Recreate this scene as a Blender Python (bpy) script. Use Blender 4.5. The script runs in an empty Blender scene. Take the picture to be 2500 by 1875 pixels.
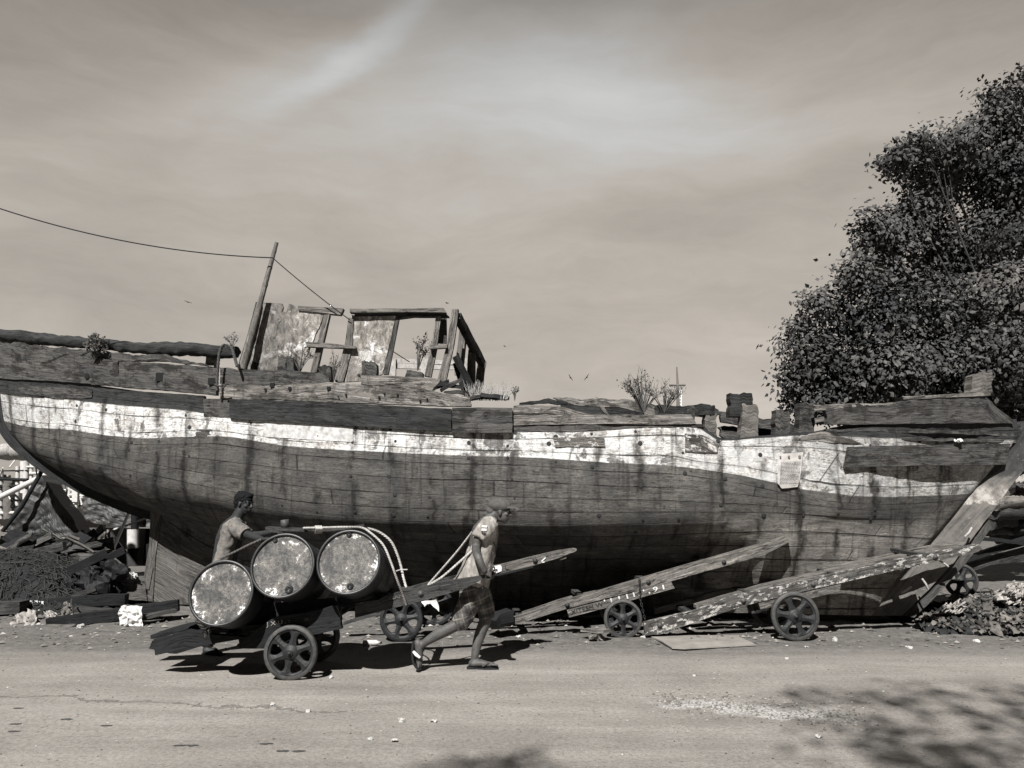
import bpy, math, random
import numpy as np
from mathutils import Vector, noise, Matrix
random.seed(7)
C = bpy.context.scene.collection
V = Vector
PI = math.pi
# ------------------------------------------------------------------ camera model
F = 1805.0; TH = math.atan(282.5/1805.0); EYE = 1.53
cT, sT = math.cos(TH), math.sin(TH)
def ray(px, py):
    xc = (px-1250)/F; yc = (937.5-py)/F
    return V((xc, cT-yc*sT, sT+yc*cT))
def P(px, py, Y):
    r = ray(px, py); t = Y/r.y
    return V((r.x*t, Y, EYE+r.z*t))
def G(px, py, z=0.0):
    r = ray(px, py); t = (z-EYE)/r.z
    return V((r.x*t, r.y*t, z))
S = 2500/2212.0
def D(x, y, Y): return P(x*S, y*S, Y)
def GD(x, y, z=0.0): return G(x*S, y*S, z)
def frame(ox, oy, s): return lambda x, y, Y: P(ox+x/s, oy+y/s, Y)
z1 = frame(0,750,3.456); z2 = frame(560,560,3.253); z3 = frame(1100,880,3.16); z4 = frame(1750,880,2.949)
z5 = frame(0,1130,3.456); z6 = frame(400,1170,3.253); z7 = frame(900,1180,3.456); z8 = frame(1180,1250,3.253); z9 = frame(1800,1100,3.16)
def gf(ox, oy, s): return lambda x, y, z=0.0: G(ox+x/s, oy+y/s, z)
g5 = gf(0,1130,3.456); g6 = gf(400,1170,3.253); g7 = gf(900,1180,3.456); g8 = gf(1180,1250,3.253); g9 = gf(1800,1100,3.16)
def lerp(a, b, t): return a+(b-a)*t
def interp(tab, x):
    if x <= tab[0][0]: return tab[0][1]
    for (a, b), (c, d) in zip(tab, tab[1:]):
        if x <= c: return b+(d-b)*(x-a)/(c-a)
    return tab[-1][1]
def sinterp(tab, x):
    # smooth (Catmull-Rom / Hermite) interpolation of a table
    n = len(tab)
    if x <= tab[0][0]: return tab[0][1]
    if x >= tab[-1][0]: return tab[-1][1]
    for i in range(n-1):
        if x <= tab[i+1][0]:
            x0, y0 = tab[i]; x1, y1 = tab[i+1]; h = x1-x0; t = (x-x0)/h
            m0 = (y1-tab[i-1][1])/(x1-tab[i-1][0]) if i > 0 else (y1-y0)/h
            m1 = (tab[i+2][1]-y0)/(tab[i+2][0]-x0) if i < n-2 else (y1-y0)/h
            t2 = t*t; t3 = t2*t
            return (2*t3-3*t2+1)*y0+(t3-2*t2+t)*h*m0+(-2*t3+3*t2)*y1+(t3-t2)*h*m1
def resample(pts, n):
    pts = [V(p) for p in pts]
    L = [0]
    for a, b in zip(pts, pts[1:]): L.append(L[-1]+(b-a).length)
    out = []; tot = L[-1] or 1e-9; j = 0
    for i in range(n):
        t = tot*i/(n-1)
        while j < len(pts)-2 and L[j+1] < t: j += 1
        k = (t-L[j])/max(L[j+1]-L[j], 1e-9)
        out.append(pts[j].lerp(pts[j+1], min(max(k, 0), 1)))
    return out
def catmull(pts, n):
    pts = [V(p) for p in pts]; out = []
    m = len(pts)
    for i in range(m-1):
        p0 = pts[max(i-1, 0)]; p1 = pts[i]; p2 = pts[i+1]; p3 = pts[min(i+2, m-1)]
        for k in range(n):
            t = k/n
            out.append(0.5*((2*p1)+(p2-p0)*t+(2*p0-5*p1+4*p2-p3)*t*t+(3*p1-p0-3*p2+p3)*t**3))
    out.append(pts[-1]); return out
def nz(p, s=1.0, seed=0.0): return noise.noise(V((p[0]*s+seed*7.13, p[1]*s+seed*3.7, p[2]*s-seed*5.1)))
def nz3(p, s=1.0, seed=0.0): return noise.noise_vector(V((p[0]*s+seed*7.13, p[1]*s+seed*3.7, p[2]*s-seed*5.1)))
# ------------------------------------------------------------------ object helpers
def tag(o, label=None, cat=None, group=None, kind=None):
    if label: o['label'] = label
    if cat: o['category'] = cat
    if group: o['group'] = group
    if kind: o['kind'] = kind
    return o
def thing(name, label, cat, loc=(0,0,0), group=None, rot=(0,0,0)):
    o = bpy.data.objects.new(name, None); C.objects.link(o)
    o.location = loc; o.rotation_euler = rot; o.empty_display_size = .1
    bpy.context.view_layer.update() if False else None
    return tag(o, label, cat, group)
class MB:
    def __init__(s): s.v = []; s.f = []; s.uv = []; s.sm = []
    def add(s, vs, fs, uvs=None, smooth=False):
        b = len(s.v); s.v += [tuple(p) for p in vs]
        s.uv += [tuple(u) for u in uvs] if uvs else [(p[0], p[2]+p[1]*.37) for p in vs]
        s.f += [tuple(i+b for i in f) for f in fs]; s.sm += [smooth]*len(fs)
    def grid(s, rows, uvs=None, smooth=False, closed=False, flip=False):
        n = len(rows); m = len(rows[0]); vs = [p for r in rows for p in r]; fs = []
        for i in range(n-1):
            for j in range(m if closed else m-1):
                a = i*m+j; b = i*m+(j+1) % m; f = (a, b, b+m, a+m)
                fs.append(f[::-1] if flip else f)
        s.add(vs, fs, [u for r in uvs for u in r] if uvs else None, smooth)
    def beam(s, path, w, h, up=V((0,0,1)), n=10, rough=.0, seed=0, ends=True):
        """path: points; w = size sideways, h = size along up (scalars or per-point lists)"""
        k0 = len(path); pts = resample(path, n) if n > len(path) or k0 != n else [V(p) for p in path]
        L = [0]
        for a, b in zip(pts, pts[1:]): L.append(L[-1]+(b-a).length)
        def val(x, t):
            if isinstance(x, (int, float)): return x
            q = t*(len(x)-1); i = min(int(q), len(x)-2); return lerp(x[i], x[i+1], q-i)
        rings = []
        for i, p in enumerate(pts):
            d = (pts[min(i+1, len(pts)-1)]-pts[max(i-1, 0)]).normalized()
            sd = d.cross(up).normalized(); u = sd.cross(d).normalized()
            t = L[i]/max(L[-1], 1e-9); ww = val(w, t)/2; hh = val(h, t)/2
            r = [p-sd*ww-u*hh, p+sd*ww-u*hh, p+sd*ww+u*hh, p-sd*ww+u*hh]
            if rough:
                r = [q+nz3(q, 6, seed)*rough+nz3(q, 1.7, seed+3)*rough for q in r]
            rings.append(r)
        per = 0; off = random.random()*5
        for k in range(4):
            a, b = k, (k+1) % 4; wd = (rings[0][a]-rings[0][b]).length
            s.grid([[r[a], r[b]] for r in rings], [[(L[i]+off, per+off), (L[i]+off, per+wd+off)] for i in range(len(rings))], flip=True)
            per += wd
        if ends:
            for r, fl in ((rings[0], 0), (rings[-1], 1)):
                s.add(r, [(0,1,2,3) if fl else (3,2,1,0)], [(off+q[0]*.2, off+q[2]) for q in r])
    def box(s, c, sx, sy, sz, rot=None):
        c = V(c); M = rot or Matrix.Identity(3)
        vs = []; 
        P8 = [c+M@V((x*sx/2, y*sy/2, z*sz/2)) for z in (-1,1) for y in (-1,1) for x in (-1,1)]
        for f, (du, dv) in (((0,2,3,1),(sy,sx)), ((4,5,7,6),(sx,sy)), ((0,1,5,4),(sx,sz)), ((2,6,7,3),(sz,sx)), ((0,4,6,2),(sz,sy)), ((1,3,7,5),(sy,sz))):
            s.add([P8[i] for i in f], [(0,1,2,3)], [(0,0),(du,0),(du,dv),(0,dv)])
    def tube(s, path, r, n=8, smooth=True, caps=True, el=1.0, up=None):
        pts = [V(p) for p in path]; m = len(pts)
        L = [0]
        for a, b in zip(pts, pts[1:]): L.append(L[-1]+(b-a).length)
        rings = []; uv = []
        u0 = up or V((0.03,.02,1))
        for i, p in enumerate(pts):
            d = (pts[min(i+1, m-1)]-pts[max(i-1, 0)]).normalized()
            if abs(d.dot(u0.normalized())) > .97 and up is None: u0 = V((1,.05,0))
            a = d.cross(u0).normalized(); b = a.cross(d).normalized()
            rr = r if isinstance(r, (int, float)) else (r[i] if len(r) == m else interp([(k/(len(r)-1), q) for k, q in enumerate(r)], i/(m-1)))
            rings.append([p+a*math.cos(2*PI*k/n)*rr*el+b*math.sin(2*PI*k/n)*rr for k in range(n)])
            uv.append([(L[i], k/n*2*PI*rr) for k in range(n)])
        s.grid(rings, uv, smooth, closed=True)
        if caps:
            s.add(rings[0], [tuple(range(n))[::-1]], None, False); s.add(rings[-1], [tuple(range(n))], None, False)
    def rings(s, rs, smooth=True):
        """rs: list of (center, a_vec, b_vec) ellipses; closed solid"""
        n = 20; R = [[V(c)+V(a)*math.cos(2*PI*k/n)+V(b)*math.sin(2*PI*k/n) for k in range(n)] for c, a, b in rs]
        s.grid(R, None, smooth, closed=True)
        s.add(R[0], [tuple(range(n))[::-1]]); s.add(R[-1], [tuple(range(n))])
    def ball(s, c, rx, ry=None, rz=None, n=10, M=None):
        ry = ry or rx; rz = rz or rx; c = V(c); R = []; M = M or Matrix.Identity(3)
        for i in range(1, n):
            a = PI*i/n; R.append([c+M@V((rx*math.sin(a)*math.cos(2*PI*k/(2*n)), ry*math.sin(a)*math.sin(2*PI*k/(2*n)), rz*math.cos(a))) for k in range(2*n)])
        s.grid(R, None, True, closed=True)
        b = len(s.v); m = 2*n
        s.v += [tuple(c+M@V((0,0,rz))), tuple(c+M@V((0,0,-rz)))]; s.uv += [(0,0)]*2
        st = b-(n-1)*m
        for k in range(m):
            s.f.append((st+k, b, st+(k+1) % m)[::1]); s.sm.append(True)
            q = b-m; s.f.append((q+k, q+(k+1) % m, b+1)); s.sm.append(True)
    def lathe(s, prof, c, ax=V((0,1,0)), n=40, smooth=True, up=V((0,0,1))):
        c = V(c); ax = V(ax).normalized(); a = ax.cross(up).normalized(); b = a.cross(ax)
        R = [[c+ax*t+(a*math.cos(2*PI*k/n)+b*math.sin(2*PI*k/n))*r for k in range(n)] for r, t in prof]
        s.grid(R, [[(k/n*1.7, t+r) for k in range(n)] for r, t in prof], smooth, closed=True)
    def poly(s, pts, thick, rough=0):
        """extruded outline"""
        th = V(thick); n = len(pts); f = [V(p) for p in pts]; b = [p+th for p in f]
        s.add(f, [tuple(range(n))]); s.add(b, [tuple(range(n))[::-1]])
        for i in range(n):
            j = (i+1) % n; s.add([f[i], b[i], b[j], f[j]], [(0,1,2,3)])
    def build(s, name, mat, parent=None, attrs=None):
        me = bpy.data.meshes.new(name)
        me.from_pydata(s.v, [], s.f); 
        uvl = me.uv_layers.new(name='UVMap')
        li = np.empty(len(me.loops), dtype=np.int32); me.loops.foreach_get('vertex_index', li)
        uvl.data.foreach_set('uv', np.array(s.uv, dtype=np.float32)[li].ravel())
        me.polygons.foreach_set('use_smooth', s.sm)
        me.materials.append(mat)
        if attrs:
            for k, vals in attrs.items():
                a = me.attributes.new(k, 'FLOAT', 'POINT'); a.data.foreach_set('value', np.array(vals, dtype=np.float32))
        me.update()
        o = bpy.data.objects.new(name, me); C.objects.link(o)
        if parent is not None:
            o.parent = parent
            # all geometry is written in world space: shift into the parent's space
            off = V((0,0,0)); p = parent; M = Matrix.Identity(4)
            while p is not None:
                M = Matrix.LocRotScale(p.location, p.rotation_euler, p.scale)@M; p = p.parent
            if not s.local:
                me.transform(M.inverted())
        return o
    local = False
def LMB():
    m = MB(); m.local = True; return m
def top(mb, name, mat, label, cat, group=None, kind=None, base=None, attrs=None):
    """a thing that is a single mesh; origin moved to its base"""
    o = mb.build(name, mat, None, attrs)
    if kind != 'structure':
        a = np.array(mb.v); c = V((float(a[:,0].mean()), float(a[:,1].mean()), float(a[:,2].min())))
        o.data.transform(Matrix.Translation(-c)); o.location = c
    return tag(o, label, cat, group, kind)
def fuse(o, voxel=.008, smooth=4):
    """turn a pile of overlapping lofts into one continuous surface"""
    m = o.modifiers.new('r', 'REMESH'); m.mode = 'VOXEL'; m.voxel_size = voxel; m.use_smooth_shade = True
    if smooth:
        q = o.modifiers.new('s', 'SMOOTH'); q.iterations = smooth; q.factor = .5
    dg = bpy.context.evaluated_depsgraph_get()
    me = bpy.data.meshes.new_from_object(o.evaluated_get(dg))
    old = o.data; o.modifiers.clear(); o.data = me
    if not me.materials: me.materials.append(old.materials[0])
    return o
def wrinkle(o, amp, sc, seed=0, stretch=(1,1,1)):
    me = o.data; n = len(me.vertices); co = np.empty(n*3); me.vertices.foreach_get('co', co); co = co.reshape(-1,3)
    no = np.array([tuple(v.normal) for v in me.vertices])
    d = np.array([noise.noise(V((p[0]*sc*stretch[0]+seed, p[1]*sc*stretch[1], p[2]*sc*stretch[2]))) for p in co])
    co += no*(d*amp)[:,None]; me.vertices.foreach_set('co', co.ravel()); me.update()
def board(mb, fr, tp, bt, Y, th, n=None, m=3, jag=.0, rough=.004, seed=0, pair=False):
    """plank: top and bottom edge polylines in a picture-reference frame, laid at depth Y (number or function of picture x), thickness th"""
    Yf = Y if callable(Y) else (lambda x: Y)
    T = [fr(x, y, Yf(x)) for x, y in tp]; B = [fr(x, y, Yf(x)) for x, y in bt]
    ln = sum((b-a).length for a, b in zip(T, T[1:]))
    n = n or max(6, int(ln/.06))
    if pair:
        k_ = len(T)-1; ix = [i/(n-1)*k_ for i in range(n)]; g_ = lambda A, t: A[min(int(t), k_-1)].lerp(A[min(int(t), k_-1)+1], t-min(int(t), k_-1))
        T, B = [g_(T, t) for t in ix], [g_(B, t) for t in ix]
    else: T = resample(T, n); B = resample(B, n)
    rows = []; uv = []; off = (random.random()*9, random.random()*9)
    L = 0
    for i in range(n):
        if i: L += (T[i]-T[i-1]).length
        a = T[i]+V((0,0,jag*(nz(T[i], 5, seed)+.6*nz(T[i], 17, seed+1)))); b = B[i]+V((0,0,jag*.6*(nz(B[i], 5, seed+2)+.6*nz(B[i], 17, seed+5))))
        if i in (0, n-1) and jag:
            pass
        r = []; u = []
        for j in range(m+1):
            p = a.lerp(b, j/m); ex = .0
            if i == 0: p = p+(T[0]-T[1]).normalized()*jag*2*nz(p, 14, seed+8)
            if i == n-1: p = p+(T[-1]-T[-2]).normalized()*jag*2*nz(p, 14, seed+9)
            p = p+V((0,-1,0))*(rough*(nz(p, 4, seed)+.7*nz(p, 13, seed+1)))
            r.append(p); u.append((L+off[0], (a-b).length*j/m+off[1]))
        rows.append(r); uv.append(u)
    mb.grid(rows, uv)
    tv = V((0, th, 0))
    back = [[p+tv for p in r] for r in rows]
    mb.grid(back, uv, flip=True)
    mb.grid([[r[0]+tv, r[0]] for r in rows], [[(u[0][0], u[0][1]-th), u[0]] for u in uv])
    mb.grid([[r[-1], r[-1]+tv] for r in rows], [[u[-1], (u[-1][0], u[-1][1]+th)] for u in uv])
    mb.grid([[p+tv for p in rows[0]], rows[0]], [[(u[0]-th, u[1]) for u in uv[0]], uv[0]])
    mb.grid([rows[-1], [p+tv for p in rows[-1]]], [uv[-1], [(u[0]+th, u[1]) for u in uv[-1]]])
    return mb
def rope(mb, path, r, turns=None, strands=3, k=6):
    pts = catmull(path, 8); L = [0]
    for a, b in zip(pts, pts[1:]): L.append(L[-1]+(b-a).length)
    n = max(12, int(L[-1]/(r*1.1))); pts = resample(pts, n); pitch = r*7
    ph = 0; step = L[-1]/(n-1)
    for s_ in range(strands):
        q = []
        for i, p in enumerate(pts):
            d = (pts[min(i+1, n-1)]-pts[max(i-1, 0)]).normalized()
            a = d.cross(V((.1,.3,1))).normalized(); b = a.cross(d); t = 2*PI*(s_/strands)+2*PI*i*step/pitch
            q.append(p+(a*math.cos(t)+b*math.sin(t))*r*.5)
        mb.tube(q, r*.56, n=k)
# ------------------------------------------------------------------ tone: the place seen through a warm/cool toned greyscale
def tone(l):
    # slate in the darks, taupe in the mid greys, neutral in the lights; darks and mids a little deeper than they look
    l = l*lerp(.55, 1.0, min(max((l-.3)/.3, 0), 1))
    st = [(0, (.90, .99, 1.08)), (.012, (.92, .99, 1.06)), (.05, (1.03, 1.0, .955)), (.12, (1.085, 1.0, .905)), (.22, (1.08, 1.0, .91)), (.6, (1.0, 1.0, .99)), (1, (1, 1, 1))]
    return tuple(l*interp([(x, c[i]) for x, c in st], l) for i in range(3))+(1,)
class NT:
    def __init__(s, name):
        s.m = bpy.data.materials.new(name); s.m.use_nodes = True; s.t = s.m.node_tree; s.n = s.t.nodes; s.l = s.t.links
        s.b = s.n['Principled BSDF']; s.b.inputs['Roughness'].default_value = .85
        s.b.inputs['Specular IOR Level'].default_value = .3
    def node(s, ty, **kw):
        n = s.n.new(ty)
        for k, v in kw.items(): setattr(n, k, v)
        return n
    def put(s, sock, v):
        if hasattr(v, 'is_output') or hasattr(v, 'links'): s.l.new(v, sock)
        else: sock.default_value = v
    def math(s, op, a, b=None, c=None, clamp=False):
        n = s.node('ShaderNodeMath', operation=op); n.use_clamp = clamp
        for i, x in enumerate((a, b, c)):
            if x is not None: s.put(n.inputs[i], x)
        return n.outputs[0]
    def noise(s, vec, scale, detail=4, rough=.55, dist=0):
        n = s.node('ShaderNodeTexNoise'); s.put(n.inputs['Vector'], vec)
        n.inputs['Scale'].default_value = scale; n.inputs['Detail'].default_value = detail; n.inputs['Roughness'].default_value = rough
        n.inputs['Distortion'].default_value = dist
        return n.outputs['Fac']
    def vor(s, vec, scale, feat='F1', rnd=1):
        n = s.node('ShaderNodeTexVoronoi', feature=feat); s.put(n.inputs['Vector'], vec); n.inputs['Scale'].default_value = scale
        n.inputs['Randomness'].default_value = rnd
        return n.outputs['Distance']
    def ramp(s, f, stops, interp='LINEAR'):
        n = s.node('ShaderNodeValToRGB'); s.put(n.inputs[0], f); r = n.color_ramp; r.interpolation = interp
        while len(r.elements) < len(stops): r.elements.new(.5)
        for e, (p, c) in zip(r.elements, stops):
            e.position = p; e.color = c if isinstance(c, tuple) else (c, c, c, 1)
        return n.outputs[0]
    def tramp(s, f, stops, **k): return s.ramp(f, [(p, tone(c)) for p, c in stops], **k)
    def sstep(s, f, a, b, clamp=True):
        n = s.node('ShaderNodeMapRange', interpolation_type='SMOOTHSTEP'); s.put(n.inputs['Value'], f)
        n.inputs['From Min'].default_value = a; n.inputs['From Max'].default_value = b
        return n.outputs[0]
    def mix(s, f, a, b, mode='MIX'):
        n = s.node('ShaderNodeMix', data_type='RGBA', blend_type=mode)
        s.put(n.inputs[0], f)
        for i, x in ((6, a), (7, b)): s.put(n.inputs[i], x)
        return n.outputs[2]
    def map(s, vec, loc=(0,0,0), rot=(0,0,0), sc=(1,1,1)):
        n = s.node('ShaderNodeMapping'); s.put(n.inputs[0], vec); n.inputs[1].default_value = loc; n.inputs[2].default_value = rot; n.inputs[3].default_value = sc
        return n.outputs[0]
    def coord(s, w='Object'): return s.node('ShaderNodeTexCoord').outputs[w]
    def uvr(s):
        """UV + per-object random offset"""
        u = s.coord('UV'); r = s.node('ShaderNodeObjectInfo').outputs['Random']
        c = s.node('ShaderNodeCombineXYZ'); s.l.new(s.math('MULTIPLY', r, 37.0), c.inputs[0]); s.l.new(s.math('MULTIPLY', r, 91.0), c.inputs[1]); s.l.new(s.math('MULTIPLY', r, 13.0), c.inputs[2])
        a = s.node('ShaderNodeVectorMath', operation='ADD'); s.l.new(u, a.inputs[0]); s.l.new(c.outputs[0], a.inputs[1])
        return a.outputs[0]
    def out(s, col, rough=None, bump=None, bs=.5, bd=.01, bump2=None):
        s.put(s.b.inputs['Base Color'], col)
        if rough is not None: s.put(s.b.inputs['Roughness'], rough)
        if bump is not None:
            n = s.node('ShaderNodeBump'); s.put(n.inputs['Height'], bump); n.inputs['Strength'].default_value = bs; n.inputs['Distance'].default_value = bd
            s.l.new(n.outputs[0], s.b.inputs['Normal'])
        return s.m
_wc = {}
def wood(lo=.04, hi=.16, crack=.6, stain=.6, paint=0, pl=.5, rough=.85, tag_='weathered_wood'):
    key = (lo, hi, crack, stain, paint, pl, rough)
    if key in _wc: return _wc[key]
    m = NT(tag_); u = m.uvr()
    wv = m.noise(m.map(u, sc=(1.1, 1.6, 1)), 1.6, 4, .6)
    cw = m.node('ShaderNodeCombineXYZ'); m.l.new(m.math('MULTIPLY', m.math('SUBTRACT', wv, .5), .07), cw.inputs[1])
    ua = m.node('ShaderNodeVectorMath', operation='ADD'); m.l.new(u, ua.inputs[0]); m.l.new(cw.outputs[0], ua.inputs[1]); uw = ua.outputs[0]
    g = m.noise(m.map(uw, sc=(1.1, 30, 1)), 1.7, 10, .72, .12)
    g2 = m.noise(m.map(uw, sc=(3.5, 75, 1)), 1.5, 5, .65)
    gg = m.math('ADD', m.math('MULTIPLY', g, .62), m.math('MULTIPLY', g2, .38))
    col = m.tramp(gg, [(.34, lo*.35), (.44, (lo+hi)*.33), (.53, hi*.72), (.63, hi*1.25), (.74, hi*1.5)])
    big = m.noise(m.map(uw, sc=(1.5, 3.6, 1)), 1.6, 9, .72, .3)
    col = m.mix(m.math('MULTIPLY', m.sstep(big, .5, .585), stain), col, m.mix(1, col, tone(.30), 'MULTIPLY'))
    drip = m.noise(m.map(u, sc=(6.5, .9, 1)), 1.6, 6, .65)
    col = m.mix(m.math('MULTIPLY', m.sstep(drip, .57, .64), stain*.6), col, m.mix(1, col, tone(.35), 'MULTIPLY'))
    fine = m.noise(m.map(u, sc=(12, 30, 1)), 4, 4)
    col = m.mix(.5, col, m.ramp(fine, [(.3, .35), (.7, 1.25)]), 'MULTIPLY')
    ck = m.noise(m.map(uw, sc=(.7, 11, 1)), 2.0, 6, .55, .3)
    ckm = m.math('MULTIPLY', m.math('SUBTRACT', 1, m.sstep(m.math('ABSOLUTE', m.math('SUBTRACT', ck, .5)), .0, .016)), crack)
    ckm = m.math('MULTIPLY', ckm, m.sstep(m.noise(u, 2.1, 2), .40, .52))
    kn = m.math('MULTIPLY', m.math('LESS_THAN', m.vor(m.map(uw, sc=(1.6, 4.2, 1)), 1.5), .09), crack)
    ckm = m.math('MAXIMUM', ckm, kn)
    if paint:
        pm = m.noise(m.map(u, sc=(3.3, 6, 1)), 2.6, 9, .75)
        col = m.mix(m.sstep(pm, .62-paint*.3, .66-paint*.3), col, m.tramp(fine, [(.3, pl*.7), (.6, pl)]))
    col = m.mix(ckm, col, tone(.004))
    h = m.math('SUBTRACT', m.math('MULTIPLY', gg, 1.0), m.math('MULTIPLY', ckm, 1.2))
    m.out(col, rough, h, .9, .012)
    _wc[key] = m.m
    return m.m
def plain(name, l, var=.25, sc=8, rough=.8, spec=.3, bump=.2, bd=.004):
    m = NT(name); c = m.coord(); n = m.noise(c, sc, 6, .6); n2 = m.noise(c, sc*.21, 3)
    f = m.math('ADD', m.math('MULTIPLY', n, .6), m.math('MULTIPLY', n2, .4))
    m.b.inputs['Specular IOR Level'].default_value = spec
    return m.out(m.tramp(f, [(.3, l*(1-var)), (.7, l*(1+var))]), rough, n, bump, bd)
# ================================================================== world, sun, camera
SUNV = V((.25, .90, -1)).normalized()
sc = bpy.context.scene
w = bpy.data.worlds.new('World'); sc.world = w; w.use_nodes = True
def build_world():
    m = NT.__new__(NT); m.t = w.node_tree; m.n = m.t.nodes; m.l = m.t.links
    bg = m.n['Background']; vec = m.coord('Generated')
    sky = m.node('ShaderNodeTexSky', sky_type='NISHITA'); sky.sun_disc = False
    d = -SUNV
    sky.sun_elevation = math.asin(d.z); sky.sun_rotation = math.atan2(d.x, d.y)
    sky.air_density = 1.0; sky.dust_density = 2.5
    bw = m.node('ShaderNodeRGBToBW'); m.l.new(sky.outputs[0], bw.inputs[0])
    base = m.math('MULTIPLY', m.math('POWER', m.math('MINIMUM', bw.outputs[0], 9.0), .45), 1.0)
    # thin cirrus: blobs and streaks in sky directions
    wn = m.node('ShaderNodeTexNoise'); m.l.new(m.map(vec, sc=(1, 1, 2.2)), wn.inputs['Vector']); wn.inputs['Scale'].default_value = 2.6; wn.inputs['Detail'].default_value = 5; wn.inputs['Roughness'].default_value = .5
    wsub = m.node('ShaderNodeVectorMath', operation='SUBTRACT'); m.l.new(wn.outputs['Color'], wsub.inputs[0]); wsub.inputs[1].default_value = (.5, .5, .5)
    wsc = m.node('ShaderNodeVectorMath', operation='SCALE'); m.l.new(wsub.outputs[0], wsc.inputs[0]); wsc.inputs['Scale'].default_value = .17
    wv = m.node('ShaderNodeVectorMath', operation='ADD'); m.l.new(vec, wv.inputs[0]); m.l.new(wsc.outputs[0], wv.inputs[1])
    def blob(dx, dy, sx, sz, ang, amp):
        r = ray(dx*S, dy*S).normalized()
        sub = m.node('ShaderNodeVectorMath', operation='SUBTRACT'); m.l.new(wv.outputs[0], sub.inputs[0]); sub.inputs[1].default_value = tuple(r)
        q = m.map(m.map(sub.outputs[0], rot=(0, math.radians(ang), 0)), sc=(1/sx, 1/.9, 1/sz))
        g = m.node('ShaderNodeTexGradient', gradient_type='SPHERICAL'); m.l.new(q, g.inputs[0])
        return m.math('MULTIPLY', m.sstep(g.outputs['Fac'], 0, 1), amp)
    tot = None
    for b in BLOBS:
        o = blob(*b); tot = o if tot is None else m.math('ADD', tot, o)
    st = m.noise(m.map(wv.outputs[0], rot=(0, math.radians(14), 0), sc=(1.5, 1.5, 8)), 2.2, 9, .62)
    s2_ = m.noise(m.map(wv.outputs[0], rot=(0, math.radians(-32), 0), sc=(1.5, 1.5, 6)), 3.2, 9, .66)
    puff = m.noise(m.map(vec, sc=(1, 1, 1.6)), 7, 8, .62)
    tot = m.math('ADD', tot, m.math('MULTIPLY', m.math('SUBTRACT', st, .5), .5))
    tot = m.math('ADD', tot, m.math('MULTIPLY', m.math('SUBTRACT', s2_, .5), .32))
    tot = m.math('ADD', tot, m.math('MULTIPLY', m.math('SUBTRACT', puff, .5), .16))
    fac = m.math('ADD', tot, 1.0)
    val = m.math('MULTIPLY', m.math('MULTIPLY', base, m.math('MAXIMUM', fac, .35)), FRONT(m, vec))
    # warm grey up to mid elevation, cooler overhead
    z = m.node('ShaderNodeSeparateXYZ'); m.l.new(vec, z.inputs[0])
    tint = m.ramp(z.outputs[2], [(0, (1.095, 1.0, .895, 1)), (.56, (1.095, 1.0, .895, 1)), (.8, (.84, .99, 1.13, 1))])
    col = m.mix(m.sstep(fac, 1.1, 1.7), tint, (1.0, 1.0, .99, 1))
    vm = m.node('ShaderNodeVectorMath', operation='SCALE'); m.l.new(col, vm.inputs[0]); m.l.new(val, vm.inputs['Scale'])
    m.l.new(vm.outputs[0], bg.inputs['Color']); bg.inputs['Strength'].default_value = SKY
def FRONT(m, vec):
    # sky kept bright ahead, dimmed behind and overhead to deepen the shade
    z = m.node('ShaderNodeSeparateXYZ'); m.l.new(vec, z.inputs[0])
    a = m.ramp(m.math('ADD', z.outputs[1], .5), [(.35, .05), (.75, 1.0)])
    b = m.ramp(z.outputs[2], [(.5, 1.0), (.8, .2)])
    return m.math('MULTIPLY', m.math('MULTIPLY', a, b), SKYGAIN)
SKY = .11; SKYGAIN = 1.25
# disp x, disp y, half-width, half-height, tilt, strength
BLOBS = [(1180,240,.62,.19,-4,.62),(1350,180,.3,.08,-10,.2),(620,140,.40,.05,30,.22),(760,70,.26,.03,42,.30),(450,330,.5,.16,10,.20),
         (1700,330,.42,.09,6,.15),(1540,440,.30,.07,4,-.22),(250,60,.55,.2,0,-.20),(1950,80,.5,.2,0,-.10),(1100,520,.6,.10,0,.08)]
build_world()
sun = bpy.data.lights.new('sun', 'SUN'); sun.energy = 4.9; sun.angle = math.radians(.55); sun.color = (1.0, .985, .96)
so = bpy.data.objects.new('sun', sun); C.objects.link(so); so.rotation_euler = SUNV.to_track_quat('-Z', 'Y').to_euler(); so.location = (-3, -8, 12)
cam = bpy.data.cameras.new('camera'); co = bpy.data.objects.new('camera', cam); C.objects.link(co)
cam.sensor_width = 36; cam.lens = 36*F/2500; cam.clip_end = 3000; cam.clip_start = .05
co.location = (0, 0, EYE); co.rotation_euler = (PI/2+TH, 0, 0); sc.camera = co
sc.render.resolution_x = 1024; sc.render.resolution_y = 768
sc.view_settings.view_transform = 'Standard'; sc.view_settings.look = 'None'; sc.view_settings.exposure = .95; sc.view_settings.gamma = 1
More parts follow.
